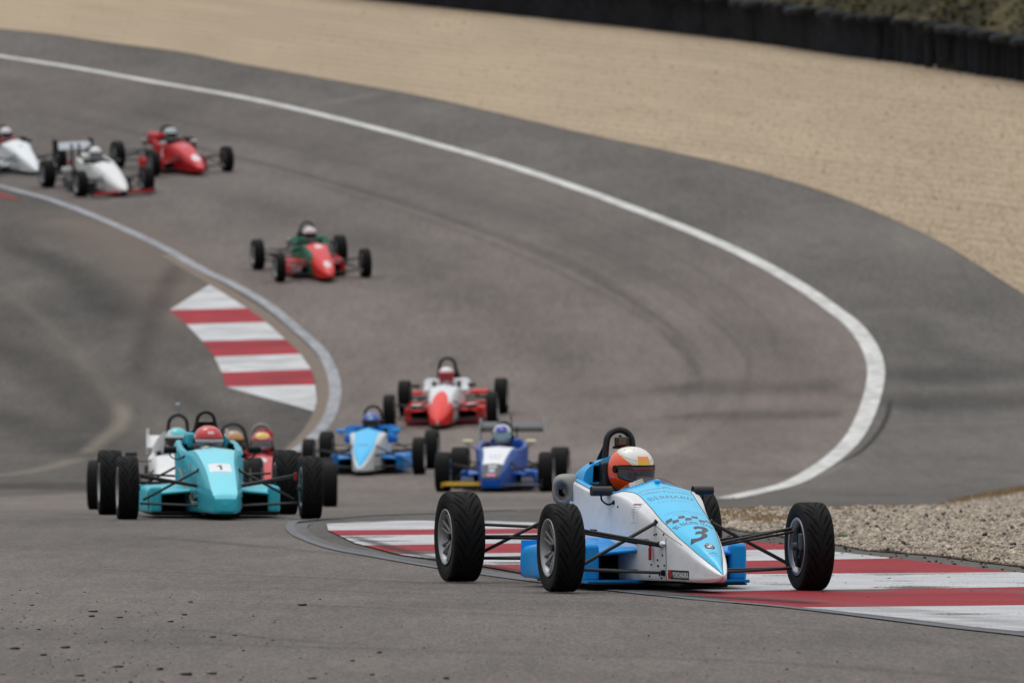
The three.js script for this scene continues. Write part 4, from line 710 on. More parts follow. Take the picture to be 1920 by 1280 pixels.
// ───────────────────────── drivers ─────────────────────────
const driverGeo = (() => {
  const J = { pelvis: V(0, 0.22, -1.3), belly: V(0, 0.32, -1.36), chest: V(0, 0.47, -1.38), neck: V(0, 0.6, -1.34), head: V(0, 0.72, -1.26) };
  const caps = [[J.pelvis, J.belly, 0.135, 0.135], [J.belly, J.chest, 0.135, 0.15], [V(-0.09, 0.5, -1.37), V(0.09, 0.5, -1.37), 0.115, 0.115], [J.chest, J.neck, 0.1, 0.062], [J.neck, J.head, 0.06, 0.085]];
  const palms = [];
  for (const m of [-1, 1]) {
    const sh = V(0.2 * m, 0.575, -1.36), el = V(0.222 * m, 0.45, -1.12), wr = V(0.145 * m, 0.485, -0.925), pa = V(0.128 * m, 0.51, -0.865), hip = V(0.09 * m, 0.21, -1.22), kn = V(0.12 * m, 0.42, -0.83), an = V(0.09 * m, 0.2, -0.45), to = V(0.085 * m, 0.3, -0.35);
    caps.push([V(0.1 * m, 0.56, -1.37), sh, 0.08, 0.072], [sh, el, 0.06, 0.048], [el, wr, 0.046, 0.032], [wr, pa, 0.032, 0.036], [hip, kn, 0.085, 0.06], [kn, an, 0.058, 0.042], [an, to, 0.04, 0.035]);
    palms.push([m, pa]);
  }
  const ext = 0.62, C = V(0, 0.42, -0.93), res = 112;
  const mc = new MarchingCubes(res, new THREE.MeshStandardMaterial(), false, false, 200000); mc.isolation = 0;
  const ba = V(), pa = V(), p = V(), size = mc.size ?? res, half = size / 2;
  const cs = caps.map(([a, b, r1, r2]) => ({ a, d: b.clone().sub(a), L2: b.distanceToSquared(a), r1, r2 }));
  for (let k = 0; k < size; k++) for (let j = 0; j < size; j++) for (let i = 0; i < size; i++) {
    p.set((i - half) / half * ext + C.x, (j - half) / half * ext + C.y, (k - half) / half * ext + C.z);
    let D = 1; for (const c of cs) { pa.subVectors(p, c.a); const t = clamp(pa.dot(c.d) / c.L2, 0, 1), d = Math.sqrt(Math.max(0, pa.lengthSq() - 2 * t * pa.dot(c.d) + t * t * c.L2)) - lerp(c.r1, c.r2, t); const h = clamp(0.5 + 0.5 * (D - d) / 0.035, 0, 1); D = lerp(D, d, h) - 0.035 * h * (1 - h); }
    mc.field[i + j * size + k * size * size] = -D;
  }
  mc.update();
  const n = mc.count, g = new THREE.BufferGeometry(), pos = new Float32Array(mc.positionArray.slice(0, n * 3));
  for (let i = 0; i < n; i++) { pos[i * 3] = pos[i * 3] * ext + C.x; pos[i * 3 + 1] = pos[i * 3 + 1] * ext + C.y; pos[i * 3 + 2] = pos[i * 3 + 2] * ext + C.z; }
  g.setAttribute('position', new THREE.BufferAttribute(pos, 3)); g.setAttribute('normal', new THREE.BufferAttribute(new Float32Array(mc.normalArray.slice(0, n * 3)), 3)); g.setAttribute('uv', new THREE.BufferAttribute(new Float32Array(n * 2), 2));
  const gloves = [];
  for (const [m, c] of palms) {
    const seg = (a, b, r1, r2) => { gloves.push(bar(a, b, r1, r2, 8), new THREE.SphereGeometry(r2 * 1.02, 8, 6).translate(b.x, b.y, b.z)); };
    [0.062, 0.07, 0.066, 0.052].forEach((l, i) => { const y = 0.024 - i * 0.017, b0 = c.clone().add(V(-0.004 * m, y, 0.012)), b1 = b0.clone().add(V(0.012 * m, 0.003, l * 0.5)), b2 = b1.clone().add(V(-0.018 * m, 0, l * 0.3)), b3 = b2.clone().add(V(-0.02 * m, 0, -l * 0.2)); seg(b0, b1, 0.0105, 0.0098); seg(b1, b2, 0.0098, 0.0092); seg(b2, b3, 0.0092, 0.0085); });
    const t0 = c.clone().add(V(-0.02 * m, 0.02, -0.012)), t1 = t0.clone().add(V(-0.016 * m, 0.018, 0.02)), t2 = t1.clone().add(V(-0.006 * m, 0.006, 0.024)); seg(t0, t1, 0.012, 0.011); seg(t1, t2, 0.011, 0.0095);
  }
  return { body: g, gloves: merge(gloves) };
})();
const helmetShell = (az, el) => {                     // az 0 faces forward (+z); returns a point in metres about the head centre
  const ce = Math.cos(el), x = Math.sin(az) * ce, y = Math.sin(el), z = Math.cos(az) * ce;
  let rx = 0.127, ry = y > 0 ? 0.137 : 0.15, rz = z > 0 ? 0.142 : 0.148;
  const chin = smooth(-0.15, -0.6, y) * smooth(0.1, 0.8, z); rz += 0.022 * chin; const bx = 1 - 0.12 * smooth(-0.2, -0.9, y);
  const e = 2.25, n = Math.pow(Math.pow(Math.abs(x), e) + Math.pow(Math.abs(y), e) + Math.pow(Math.abs(z), e), -1 / e);
  return V(x * rx * n * bx, Math.max(y * ry * n, -0.125), z * rz * n);
};
function patch(a0, a1, e0, e1, k, na = 24, ne = 8) {
  const rows = []; for (let j = 0; j <= ne; j++) { const r = []; for (let i = 0; i <= na; i++) { const az = lerp(a0, a1, i / na), q = helmetShell(az, typeof e0 === 'function' ? lerp(e0(az), e1(az), j / ne) : lerp(e0, e1, j / ne)); r.push(q.multiplyScalar(k)); } rows.push(r); }
  return grid(rows, (j, i) => [i / na, j / ne], false);
}
const helmetGeo = (() => { const rows = []; for (let j = 0; j <= 36; j++) { const r = []; for (let i = 0; i <= 64; i++) r.push(helmetShell(i / 64 * 2 * Math.PI - Math.PI, (j / 36 - 0.5) * Math.PI)); rows.push(r); } const g = grid(rows, (j, i) => [i / 64, j / 36], false); return g; })();
const visorGeo = patch(-1.25, 1.25, (a) => -0.42 + 0.12 * a * a, (a) => 0.19 - 0.02 * a * a, 1.012), stripGeo = patch(-1.28, 1.28, (a) => 0.02, (a) => 0.2 - 0.02 * a * a, 1.02), trimGeo = patch(-1.3, 1.3, (a) => -0.47 + 0.12 * a * a, (a) => 0.25 - 0.02 * a * a, 1.006), pivotGeo = merge([-1, 1].map((m) => { const p = helmetShell(1.42 * m, 0.05); return new THREE.CylinderGeometry(0.022, 0.024, 0.014, 16).rotateZ(Math.PI / 2).translate(p.x * 1.01, p.y, p.z); }));
function seatDriver(car, d) {
  const p = group('person'); tag(p, d.label, 'person', 'drivers seated in the race cars');
  p.position.copy(car.position); p.quaternion.copy(car.quaternion);
  const up = V(0, 1, 0).applyQuaternion(car.quaternion); p.position.addScaledVector(up, d.raise ?? 0);
  const suit = std({ color: lin(d.suit ?? 0x16181c), roughness: 0.9 });
  const bd = mesh('body', driverGeo.body, suit, p); if (d.wide) { bd.scale.set(d.wide, 1, 1); bd.position.y = 0.05; }
  mesh('gloves', driverGeo.gloves, std({ color: lin(d.gloves ?? 0x121316), roughness: 0.85 }), p);
  const h = group('helmet', p); h.position.set(0, 0.748, -1.235); h.rotation.set(d.pitch ?? 0.05, d.turn ?? 0, d.tilt ?? 0, 'YXZ'); const k = d.size ?? 1; h.scale.set(k, k, k);
  const shellM = new THREE.MeshPhysicalMaterial({ map: canvasTex(512, 256, d.draw), roughness: 0.35, clearcoat: 0.8, clearcoatRoughness: 0.12 });
  mesh('helmet_shell', helmetGeo, shellM, h);
  mesh('visor_seal', trimGeo, M.matt, h);
  mesh('visor', visorGeo, d.visor ?? M.visor, h);
  if (d.strip) mesh('sun_strip', stripGeo, typeof d.strip === 'function' ? new THREE.MeshPhysicalMaterial({ map: canvasTex(512, 48, d.strip), roughness: 0.35, clearcoat: 0.6 }) : std({ color: lin(d.strip), roughness: 0.4 }), h);
  mesh('visor_pivot', pivotGeo, M.black, h);
  if (d.straps) { mesh('shoulder_strap', merge([-1, 1].map((m) => tubeThrough([V(0.1 * m, 0.6, -1.44), V(0.1 * m, 0.635, -1.36), V(0.09 * m, 0.58, -1.24), V(0.06 * m, 0.42, -1.2)], 0.018, 12, 6))), std({ color: lin(d.straps), roughness: 0.8 }), p); }
  return p;
}
const fillC = (c, col, x, y, w, h) => { c.fillStyle = col; c.fillRect(x, y, w, h); };
// helmet canvas: u 0.5 faces forward, top of the canvas is the crown
const plainHelmet = (low, top, at0 = 0.42, band) => (c, w, h) => { fillC(c, low, 0, 0, w, h); fillC(c, top, 0, 0, w, h * at0); if (band) fillC(c, band, 0, h * at0 - 8, w, 12); };
// canvas row of the nose panel for a place z along the car (arc length from the cowl), approximated for a slope of the panel
const rowOf = (z, h) => { const zz = [-0.72, -0.5, -0.25, 0, 0.3, 0.55, 0.74, 0.82], aa = [0, 0.226, 0.486, 0.746, 1.06, 1.329, 1.54, 1.63]; let i = 0; while (i < 6 && z > zz[i + 1]) i++; return h * lerp(aa[i], aa[i + 1], (z - zz[i]) / (zz[i + 1] - zz[i])) / NOSELEN; };
// ── the nearest car: light blue over white, number 3 ──
makeCar({
  label: 'light blue and white race car numbered 3, cornering nearest the camera on the kerb', fine: true, nose: 'pointed', front: [1286, 1111], rearX: 1084, body: 0xf4f8ff, cover: 0x26b0fa, pod: 0x1a9cf0, trayMat: paint(0x0f7cc4), mirY: 0.592, mirX: 0.32, hoopW: 0.082, lift: 0.007,
  hoopTop: 0.978, hoopR: 0.021,
  panelMat: panelMat((c, w, h) => {
    fillC(c, '#50d0ff', 0, 0, w, h); c.fillStyle = '#33475c'; c.textAlign = 'center'; c.textBaseline = 'middle';
    const text = (t, z, size, wide, font = 'sans-serif', bold = '', col = '#33475c', bend = 0) => { c.save(); c.translate(w / 2, rowOf(z, h)); c.fillStyle = col; c.font = bold + ' ' + size + 'px ' + font; const m = c.measureText(t).width; if (!bend) { c.scale(wide / m, 1); c.fillText(t, 0, 0); } else { const n = t.length; let x = -wide / 2; for (const ch of t) { const cw = c.measureText(ch).width * wide / m; c.save(); const u = (x + cw / 2) / (wide / 2); c.translate(x + cw / 2, bend * (u * u - 0.3)); c.rotate(Math.atan(bend * 2 * u / (wide / 2))); c.scale(wide / m, 1); c.fillText(ch, 0, 0); c.restore(); x += cw; } } c.restore(); };
    c.strokeStyle = '#2f4a66'; c.lineWidth = 7; c.beginPath(); c.ellipse(w / 2 + 10, rowOf(-0.46, h), 170, 66, 0, Math.PI * 1.12, Math.PI * 1.93); c.stroke();
    c.beginPath(); c.moveTo(w / 2 + 2, rowOf(-0.535, h) - 6); c.lineTo(w / 2 + 34, rowOf(-0.535, h) - 22); c.lineTo(w / 2 + 52, rowOf(-0.535, h) - 8); c.stroke();
    text('Lubert Paysages', -0.455, 50, 290, 'serif', '', '#35567a', 20); text('BERNARD', -0.345, 78, 262, 'sans-serif', '', '#2f5274', 20); text('PAYSAGES', -0.27, 22, 190, 'sans-serif', '', '#4680ad', 18);
    text('LES COMPTOIRS', -0.06, 40, 210, 'serif', '', '#3f88bb', 18); text('CHAMPAGNE', -0.02, 24, 150, 'serif', '', '#3f88bb', 14);
    for (let r = 0; r < 2; r++) for (let k = 0; k < 7; k++) if ((r + k) % 2 === 0) { const u = (k - 3) / 3.5, y = rowOf(0.06, h) - 46 + r * 46 + 26 * u * u; c.fillStyle = '#33475e'; c.beginPath(); c.moveTo(w / 2 + (k - 3.5) * 37 - r * 9 + 8, y + 6 * u); c.lineTo(w / 2 + (k - 2.5) * 37 - r * 9 + 8, y + 6 * u + 4 * u); c.lineTo(w / 2 + (k - 2.5) * 37 - r * 9 - 1, y + 46 + 10 * u); c.lineTo(w / 2 + (k - 3.5) * 37 - r * 9 - 1, y + 46 + 6 * u); c.fill(); }
    text('BL RACING TEAM', 0.16, 66, 222, 'sans-serif', 'bold', '#2d4763', 22);
    c.save(); c.translate(w / 2 + 2, rowOf(0.315, h)); c.transform(1, 0, -0.34, 1, 0, 0); c.fillStyle = c.strokeStyle = '#16263a'; c.font = 'bold 290px sans-serif'; c.scale(0.62, 1); c.lineWidth = 8; c.fillText('3', 0, 10); c.strokeText('3', 0, 10); c.restore();
    const y = rowOf(0.515, h); c.save(); c.translate(w / 2 + 4, y); c.scale(1, 1.35); for (const [r, col] of [[31, '#dfe3e6'], [29, '#20262c'], [17, '#e8ecef']]) { c.fillStyle = col; c.beginPath(); c.arc(0, 0, r, 0, 7); c.fill(); } c.fillStyle = '#2c79b8'; for (const a of [Math.PI, 0]) { c.beginPath(); c.moveTo(0, 0); c.arc(0, 0, 16, a, a + Math.PI / 2); c.fill(); } c.fillStyle = '#fff'; c.font = 'bold 11px sans-serif'; c.fillText('B', -14, -18); c.fillText('M', 0, -22); c.fillText('W', 14, -18); c.restore();
    text('MOTORSPORT', 0.60, 20, 58, 'sans-serif', 'bold', '#2d4763'); text('www.racing', 0.625, 14, 56, 'sans-serif', '', '#2d4763');
  }, 0.45, 512, 1600),
  extra(car, body, s) {
    const blue = s.coverMat;
    // shoulder with the intake on the right-hand side of the hoop
    const intake = group('air_intake', car), rows = []; for (let i = 0; i <= 10; i++) { const t = i / 10, z = lerp(-1.93, -1.44, t), h = lerp(0.63, 0.755, smooth(0, 0.72, t)), r = []; for (const [x, y] of spline([[0.285, 0.62], [0.27, lerp(0.62, h, 0.55)], [0.235, h - 0.02], [0.2, h], [0.12, h + 0.035 * t], [0.09, h + 0.03 * t], [0.08, 0.62]], 4)) r.push(V(-x, y, z)); rows.push(r); }
    const front = rows[10], face = new THREE.Shape(); front.forEach((p, i) => (i ? face.lineTo(p.x, p.y) : face.moveTo(p.x, p.y))); const hole = new THREE.Path(); hole.moveTo(-0.222, 0.635); hole.lineTo(-0.172, 0.64); hole.lineTo(-0.172, 0.742); hole.lineTo(-0.215, 0.737); face.holes.push(hole);
    mesh('intake_shell', merge([grid(rows, (i, j, p) => [p.z, p.x], false), new THREE.ShapeGeometry(face).translate(0, 0, -1.44)]), blue, intake);
    mesh('intake_mouth', rbox(0.06, 0.14, 0.01, 0.003, -0.196, 0.69, -1.5, 1), M.matt, intake);
    intake.position.x = 0.03; mesh('headrest_pad', rbox(0.08, 0.19, 0.12, 0.02, -0.11, 0.67, -1.4), M.carbon, car);
    // grey scoop beside the engine
    const sc = group('air_scoop', car), tor = new THREE.SphereGeometry(1, 36, 24), tp = tor.attributes.position;
    for (let i = 0; i < tp.count; i++) { let x = tp.getX(i), y = tp.getY(i), z = tp.getZ(i); const n = Math.pow(Math.abs(x) ** 3 + Math.abs(y) ** 3 + Math.abs(z) ** 3, -1 / 3); x *= n; y *= n; z *= n; const q = Math.hypot((x + 0.3) / 0.42, (y + 0.12) / 0.62); if (z > 0) z -= 0.75 * smooth(1.05, 0.6, q); tp.setXYZ(i, x * 0.094, y * 0.098, z * 0.1); }
    tor.computeVertexNormals(); tor.rotateY(-0.35); tor.translate(-0.292, 0.588, -1.66); mesh('scoop_body', tor, M.castGrey, sc);
    mesh('scoop_mouth', new THREE.CylinderGeometry(0.03, 0.03, 0.01, 20).rotateX(Math.PI / 2).scale(1, 1.6, 1).rotateY(-0.35).translate(-0.325, 0.577, -1.652), M.matt, sc);
    mesh('scoop_duct', tubeThrough([V(-0.26, 0.608, -1.65), V(-0.2, 0.61, -1.66), V(-0.12, 0.58, -1.75)], 0.058, 12, 12), M.castGrey, sc);
    mesh('rear_flank', rbox(0.02, 0.13, 0.12, 0.006, -0.29, 0.47, -1.63), s.bodyMat, car);
    // windscreen along the cowl
    const f = SHAPES.pointed, rowsW = []; for (let i = 0; i <= 18; i++) { const a = lerp(-1, 1, i / 18), x = 0.205 * a, y = 0.648 - 0.06 * a * a, z = -0.715 - 0.02 * a * a; rowsW.push([V(x, y, z), V(x * 0.96, y + 0.028 * (1 - a * a * 0.4), z - 0.035)]); } mesh('windscreen', grid(rowsW), M.screen, car);
    const bump = new THREE.SphereGeometry(0.022, 16, 10); bump.scale(0.8, 0.7, 1.6); bump.translate(0.0, 0.652, -0.64); mesh('screen_blister', bump, blue, car);
    // camera on the hoop
    const cam = group('onboard_camera', car); mesh('camera_case', rbox(0.088, 0.056, 0.04, 0.008, 0.0, 0.885, -1.46), std({ color: 0x2c2b29, roughness: 0.35 }), cam); mesh('camera_mount', merge([rbox(0.08, 0.016, 0.05, 0.004, -0.01, 0.85, -1.47), bar(V(0, 0.92, -1.5), V(0, 0.89, -1.47), 0.009)]), M.black, cam); mesh('camera_lens', rbox(0.05, 0.036, 0.006, 0.004, 0.0, 0.885, -1.438), std({ color: 0x6a5c4c, roughness: 0.15, metalness: 0.4 }), cam);
    // wishbone fairing cones, red strap, bolts, seams
    for (const m of [-1, 1]) { mesh('fairing_cone', new THREE.ConeGeometry(0.018, 0.075, 14).rotateX(Math.PI / 2).translate(m * 0.172, 0.288, 0.125), s.bodyMat, car); }
    mesh('tow_strap', merge([rbox(0.012, 0.075, 0.035, 0.004, -0.198, 0.225, -0.09), rbox(0.012, 0.02, 0.03, 0.004, -0.196, 0.27, -0.09)]), M.red, car);
    const bolt = []; for (const [z, y] of [[-0.02, 0.345], [-0.05, 0.34], [0.02, 0.1], [-0.12, 0.16], [0.08, 0.22], [-0.6, 0.5], [0.1, 0.345], [-0.01, 0.19], [0.05, 0.085], [-0.16, 0.09], [0.11, 0.16]]) bolt.push(new THREE.SphereGeometry(0.007, 8, 6).translate(-body.sideX(z, y) - 0.001, y, z)); mesh('bolts', merge(bolt), M.black, car);
    const seam = []; for (const m of [-1, 1]) { const p = []; for (let y = 0.075; y <= 0.325; y += 0.025) p.push(V(m * (body.sideX(0.14, y) + 0.0005), y, 0.14)); seam.push(tubeThrough(p, 0.003, 20, 5)); const q = []; for (let i = 0; i <= 8; i++) { const z = lerp(-0.06, 0.36, i / 8), y = lerp(0.4, 0.285, i / 8); q.push(V(m * (body.sideX(z, y) + 0.0003), y, z)); } seam.push(tubeThrough(q, 0.0016, 20, 5)); } mesh('body_seam', merge(seam), M.matt, car);
    sideDecal(car, body, -1, 0.175, 0.47, 0.082, 0.136, (c, w, h) => { fillC(c, '#141416', 0, 0, w, h); c.fillStyle = '#c0222c'; c.beginPath(); c.moveTo(0, 0); c.lineTo(34, 0); c.lineTo(58, h / 2); c.lineTo(34, h); c.lineTo(0, h); c.lineTo(16, h / 2); c.fill(); c.fillStyle = '#e9e9ea'; c.font = 'bold 44px sans-serif'; c.textBaseline = 'middle'; const m = c.measureText('YOKOHAMA').width; c.translate(62, h / 2 + 2); c.scale(188 / m, 1.3); c.fillText('YOKOHAMA', 0, 0); }, 256, 64);
    sideDecal(car, body, -1, -0.405, -0.315, 0.41, 0.53, (c, w, h) => { fillC(c, '#f4f8ff', 0, 0, w, h); c.strokeStyle = '#6d7884'; c.lineWidth = 5; c.beginPath(); c.moveTo(14, 20); c.lineTo(114, 20); c.lineTo(110, 140); c.lineTo(64, 240); c.lineTo(18, 140); c.closePath(); c.stroke(); fillC(c, '#a03a44', 16, 20, 96, 18); c.fillStyle = '#7d8a98'; for (const [y, n] of [[52, 60], [84, 66], [112, 60], [138, 40], [164, 30], [196, 16]]) c.fillRect(64 - n / 2, y, n, 14); }, 128, 256);
    sideDecal(car, body, -1, -0.3, -0.14, 0.285, 0.315, (c, w, h) => { fillC(c, '#c9ccd6', 0, 0, w, h); c.fillStyle = '#3d6fb0'; c.fillRect(130, 6, 56, 52); c.fillRect(196, 6, 52, 52); c.fillStyle = '#6a4b8a'; c.font = 'bold 40px sans-serif'; c.fillText('GT', 20, 46); c.fillStyle = '#fff'; c.fillText('S', 142, 46); c.fillText('B', 206, 46); }, 256, 64);
    sideDecal(car, body, -1, -1.12, -0.98, 0.325, 0.355, (c, w, h) => { fillC(c, '#20252c', 0, 0, w, h); c.fillStyle = '#cfd3d8'; c.font = 'bold 44px sans-serif'; c.fillText('OZTEC', 30, 48); }, 256, 64);
  },
  driver: { label: 'driver in white and orange helmet inside the light blue and white number 3 car', turn: 0.32, pitch: 0.04, raise: -0.034, visor: M.visorMid, suit: 0x15171a, straps: 0x2a2c30, size: 1.05,
    strip: (c, w, h) => { fillC(c, '#24161a', 0, 0, w, h); c.fillStyle = '#a8424a'; c.font = 'bold 34px sans-serif'; c.textAlign = 'center'; c.fillText('SMARTRACING', w * 0.5, 38, 260); fillC(c, '#8e2f30', 0, h - 6, w, 6); },
    draw: (c, w, h) => {
      fillC(c, '#efece6', 0, 0, w, h); c.fillStyle = '#ff5510';
      c.beginPath(); c.moveTo(0, h * 0.2); c.bezierCurveTo(w * 0.14, h * 0.15, w * 0.28, h * 0.24, w * 0.41, h * 0.43); c.lineTo(w * 0.36, h * 0.6); c.lineTo(w * 0.46, h * 0.74); c.lineTo(w * 0.54, h * 0.74); c.lineTo(w * 0.64, h * 0.6); c.lineTo(w * 0.59, h * 0.43); c.bezierCurveTo(w * 0.72, h * 0.24, w * 0.86, h * 0.15, w, h * 0.2); c.lineTo(w, h * 0.78); c.lineTo(0, h * 0.78); c.fill();
      fillC(c, '#e9e6de', w * 0.41, h * 0.64, w * 0.025, h * 0.18); fillC(c, '#f7a030', w * 0.44, h * 0.62, w * 0.12, h * 0.16); fillC(c, '#d8d29c', 0, h * 0.8, w * 0.4, h * 0.05); fillC(c, '#d8d29c', w * 0.6, h * 0.8, w * 0.4, h * 0.05); fillC(c, '#ff5510', w * 0.4, h * 0.78, w * 0.2, h * 0.12); fillC(c, '#cfcabb', 0, h * 0.87, w, h * 0.13);
      c.strokeStyle = '#c6b98a'; c.lineWidth = 2; c.beginPath(); c.moveTo(0, h * 0.18); c.bezierCurveTo(w * 0.14, h * 0.13, w * 0.28, h * 0.22, w * 0.42, h * 0.42); c.stroke(); c.strokeStyle = '#a7a59c'; c.beginPath(); c.moveTo(w * 0.05, h * 0.2); c.bezierCurveTo(w * 0.2, h * 0.22, w * 0.3, h * 0.3, w * 0.44, h * 0.37); c.stroke(); c.beginPath(); c.moveTo(w * 0.95, h * 0.2); c.bezierCurveTo(w * 0.8, h * 0.22, w * 0.7, h * 0.3, w * 0.56, h * 0.37); c.stroke();
      const g = c.createLinearGradient(0, h * 0.3, 0, h * 0.44); g.addColorStop(0, '#ff8a1e'); g.addColorStop(1, '#ffe24a'); c.fillStyle = g; c.fillRect(w * 0.445, h * 0.3, w * 0.11, h * 0.14);
      c.fillStyle = '#9c9a92'; for (const [x, y, s] of [[0.36, 0.22, 7], [0.42, 0.16, 6], [0.58, 0.16, 6], [0.5, 0.14, 5], [0.3, 0.18, 6]]) c.fillRect(w * x, h * y, s * 1.6, s * 0.8);
    } },
});
// ── turquoise car, number 1 ──
makeCar({
  label: 'turquoise race car with a white number 1 plate, leading the group at left', fine: true, nose: 'wide', front: [410, 974], rearX: 370, body: 0x38b8d0, pod: 0x44cae0, lift: 0.002, tubw: 0.94, podOut: 0.56, podOut1: 0.6, hoopFill: true, stripeMat: paint(0x1a9cae), hoopTop: 0.915, hoopW: 0.075, hoopFlare: 1.7, hoopR: 0.016, mirX: 0.36, mirY: 0.58, mirW: 0.105, mirMat: M.black, spineH: 0.74, podH: 0.275,
  draw: (c, w, h) => { fillC(c, '#80e6f8', 0, 0, w, h); const y0 = rowOf(0.0, h), y1 = rowOf(0.22, h); fillC(c, '#f0f3f8', w * 0.5 - 43, y0, 86, y1 - y0); c.fillStyle = '#16181c'; c.font = 'bold 96px sans-serif'; c.textAlign = 'center'; c.textBaseline = 'middle'; c.save(); c.translate(w * 0.5, (y0 + y1) / 2 + 4); c.scale(0.62, 0.92); c.fillText('1', 0, 0); c.restore(); fillC(c, '#a9d6df', w * 0.5 - 28, rowOf(0.26, h), 66, 18); },
  extra(car, body, s) {
    mesh('shoulder_cover', rbox(0.085, 0.15, 0.36, 0.035, -0.135, 0.65, -1.56, 3), s.coverMat, car);
    mesh('windscreen', grid(Array.from({ length: 15 }, (_, i) => { const a = lerp(-1, 1, i / 14), x = 0.2 * a, y = 0.597 - 0.045 * a * a, z = -0.72; return [V(x, y, z), V(x * 0.96, y + 0.02 * (1 - a * a * 0.4), z - 0.03)]; })), M.screen, car);
    const orange = std({ color: 0xb98a4a, roughness: 0.6 }), p = []; for (let i = 0; i <= 14; i++) { const t = i / 14, z = lerp(-0.95, -0.2, t), y = lerp(0.42, 0.12, t); for (const m of [-1]) p.push(V(m * (body.sideX(z, y) + 0.002), y, z)); } mesh('flank_stripe', tubeThrough(p, 0.007, 30, 5), orange, car);
    mesh('tow_strap', rbox(0.012, 0.07, 0.035, 0.004, -0.215, 0.19, -0.2), M.red, car); mesh('brake_duct', rbox(0.03, 0.03, 0.03, 0.01, -0.2, 0.17, 0.05), M.black, car);
    const bt = []; for (const m of [-1, 1]) for (const [z, y] of [[0.08, 0.3], [0.1, 0.2], [-0.05, 0.14], [0.12, 0.1], [-0.3, 0.3], [-0.6, 0.4]]) bt.push(new THREE.SphereGeometry(0.008, 8, 6).translate(m * (body.sideX(z, y) + 0.001), y, z)); mesh('bolts', merge(bt), M.alloy, car);
    sideDecal(car, body, -1, -0.42, -0.36, 0.38, 0.47, (c, w, h) => { fillC(c, '#28a6b6', 0, 0, w, h); c.fillStyle = '#9fb8c4'; c.fillRect(40, 10, 50, 236); c.fillStyle = '#c06a78'; c.fillRect(46, 20, 38, 70); }, 128, 256);
    mesh('reflector', rbox(0.03, 0.07, 0.03, 0.01, s.tf / 2 - 0.13, 0.36, 0.06), M.red, car);
  },
  driver: { label: 'driver in bright red helmet with white visor band inside the turquoise car', turn: 0.12, raise: -0.1, pitch: 0.06, suit: 0x2a2c30, visor: M.visorPale, strip: 0xc9cfd6, size: 1.0, draw: (c, w, h) => { fillC(c, '#d01826', 0, 0, w, h); c.fillStyle = '#e7dcdc'; c.fillRect(w * 0.46, h * 0.27, w * 0.08, h * 0.06); c.fillRect(w * 0.26, h * 0.35, 14, h * 0.4); c.fillRect(w * 0.72, h * 0.35, 14, h * 0.4); c.strokeStyle = '#d9535c'; c.lineWidth = 3; c.strokeRect(w * 0.3, h * 0.18, w * 0.4, h * 0.12); } },
});
// ── cars right behind the turquoise one ──
makeCar({
  label: 'white race car with tall roll hoop and rear wing, behind the turquoise car', nose: 'wide', front: [317, 956.5], rearX: 346, body: 0xeceef2, tf: 1.56, tr: 1.5, hoopTop: 1.04, hoopW: 0.1, hoopR: 0.02, hoopZ: -1.35, hoopFlare: 1.2, mirMat: M.satin, mirX: 0.46, mirY: 0.6, spineH: 0.86, spineW: 1.25, rimDrop: 0.02,
  extra(car, body, s) { wing(car, 'rear_wing', 0.86, 0.32, 0.74, -2.85, s.bodyMat, s.bodyMat, 0.28, 0.42, 0.45); mesh('wing_post', merge([-1, 1].map((m) => rbox(0.012, 0.55, 0.12, 0.004, m * 0.08, 0.6, -2.75))), M.black, car); mesh('hoop_camera', merge([bar(V(0, 1.03, -1.35), V(0, 1.1, -1.35), 0.008), rbox(0.06, 0.06, 0.05, 0.018, 0, 1.12, -1.34)]), M.alloy, car); mesh('carburettor', rbox(0.08, 0.14, 0.12, 0.03, -0.36, 0.42, -1.9), M.engine, car); },
  driver: { label: 'driver in white and turquoise helmet inside the white car behind the turquoise one', turn: 0.1, suit: 0x8a8d92, raise: 0.0, draw: (c, w, h) => { fillC(c, '#dadfe4', 0, 0, w, h); c.fillStyle = '#4fd0d8'; c.beginPath(); c.ellipse(w * 0.52, h * 0.24, 90, 34, 0, 0, 7); c.fill(); } },
});
makeCar({
  label: 'grey race car almost hidden between the turquoise car and the red one', nose: 'bullet', front: [440, 946], rearX: 434, body: 0x9fa2a6, pod: 0x26282c, tf: 1.52, tr: 1.5, hoopTop: 0.985, hoopW: 0.15, hoopR: 0.02, hoopZ: -1.4,
  driver: { label: 'driver in dull orange helmet half hidden to the right of the red helmet', turn: 0.2, suit: 0x3a3c40, draw: plainHelmet('#e08a3a', '#b8926a', 0.34) },
});
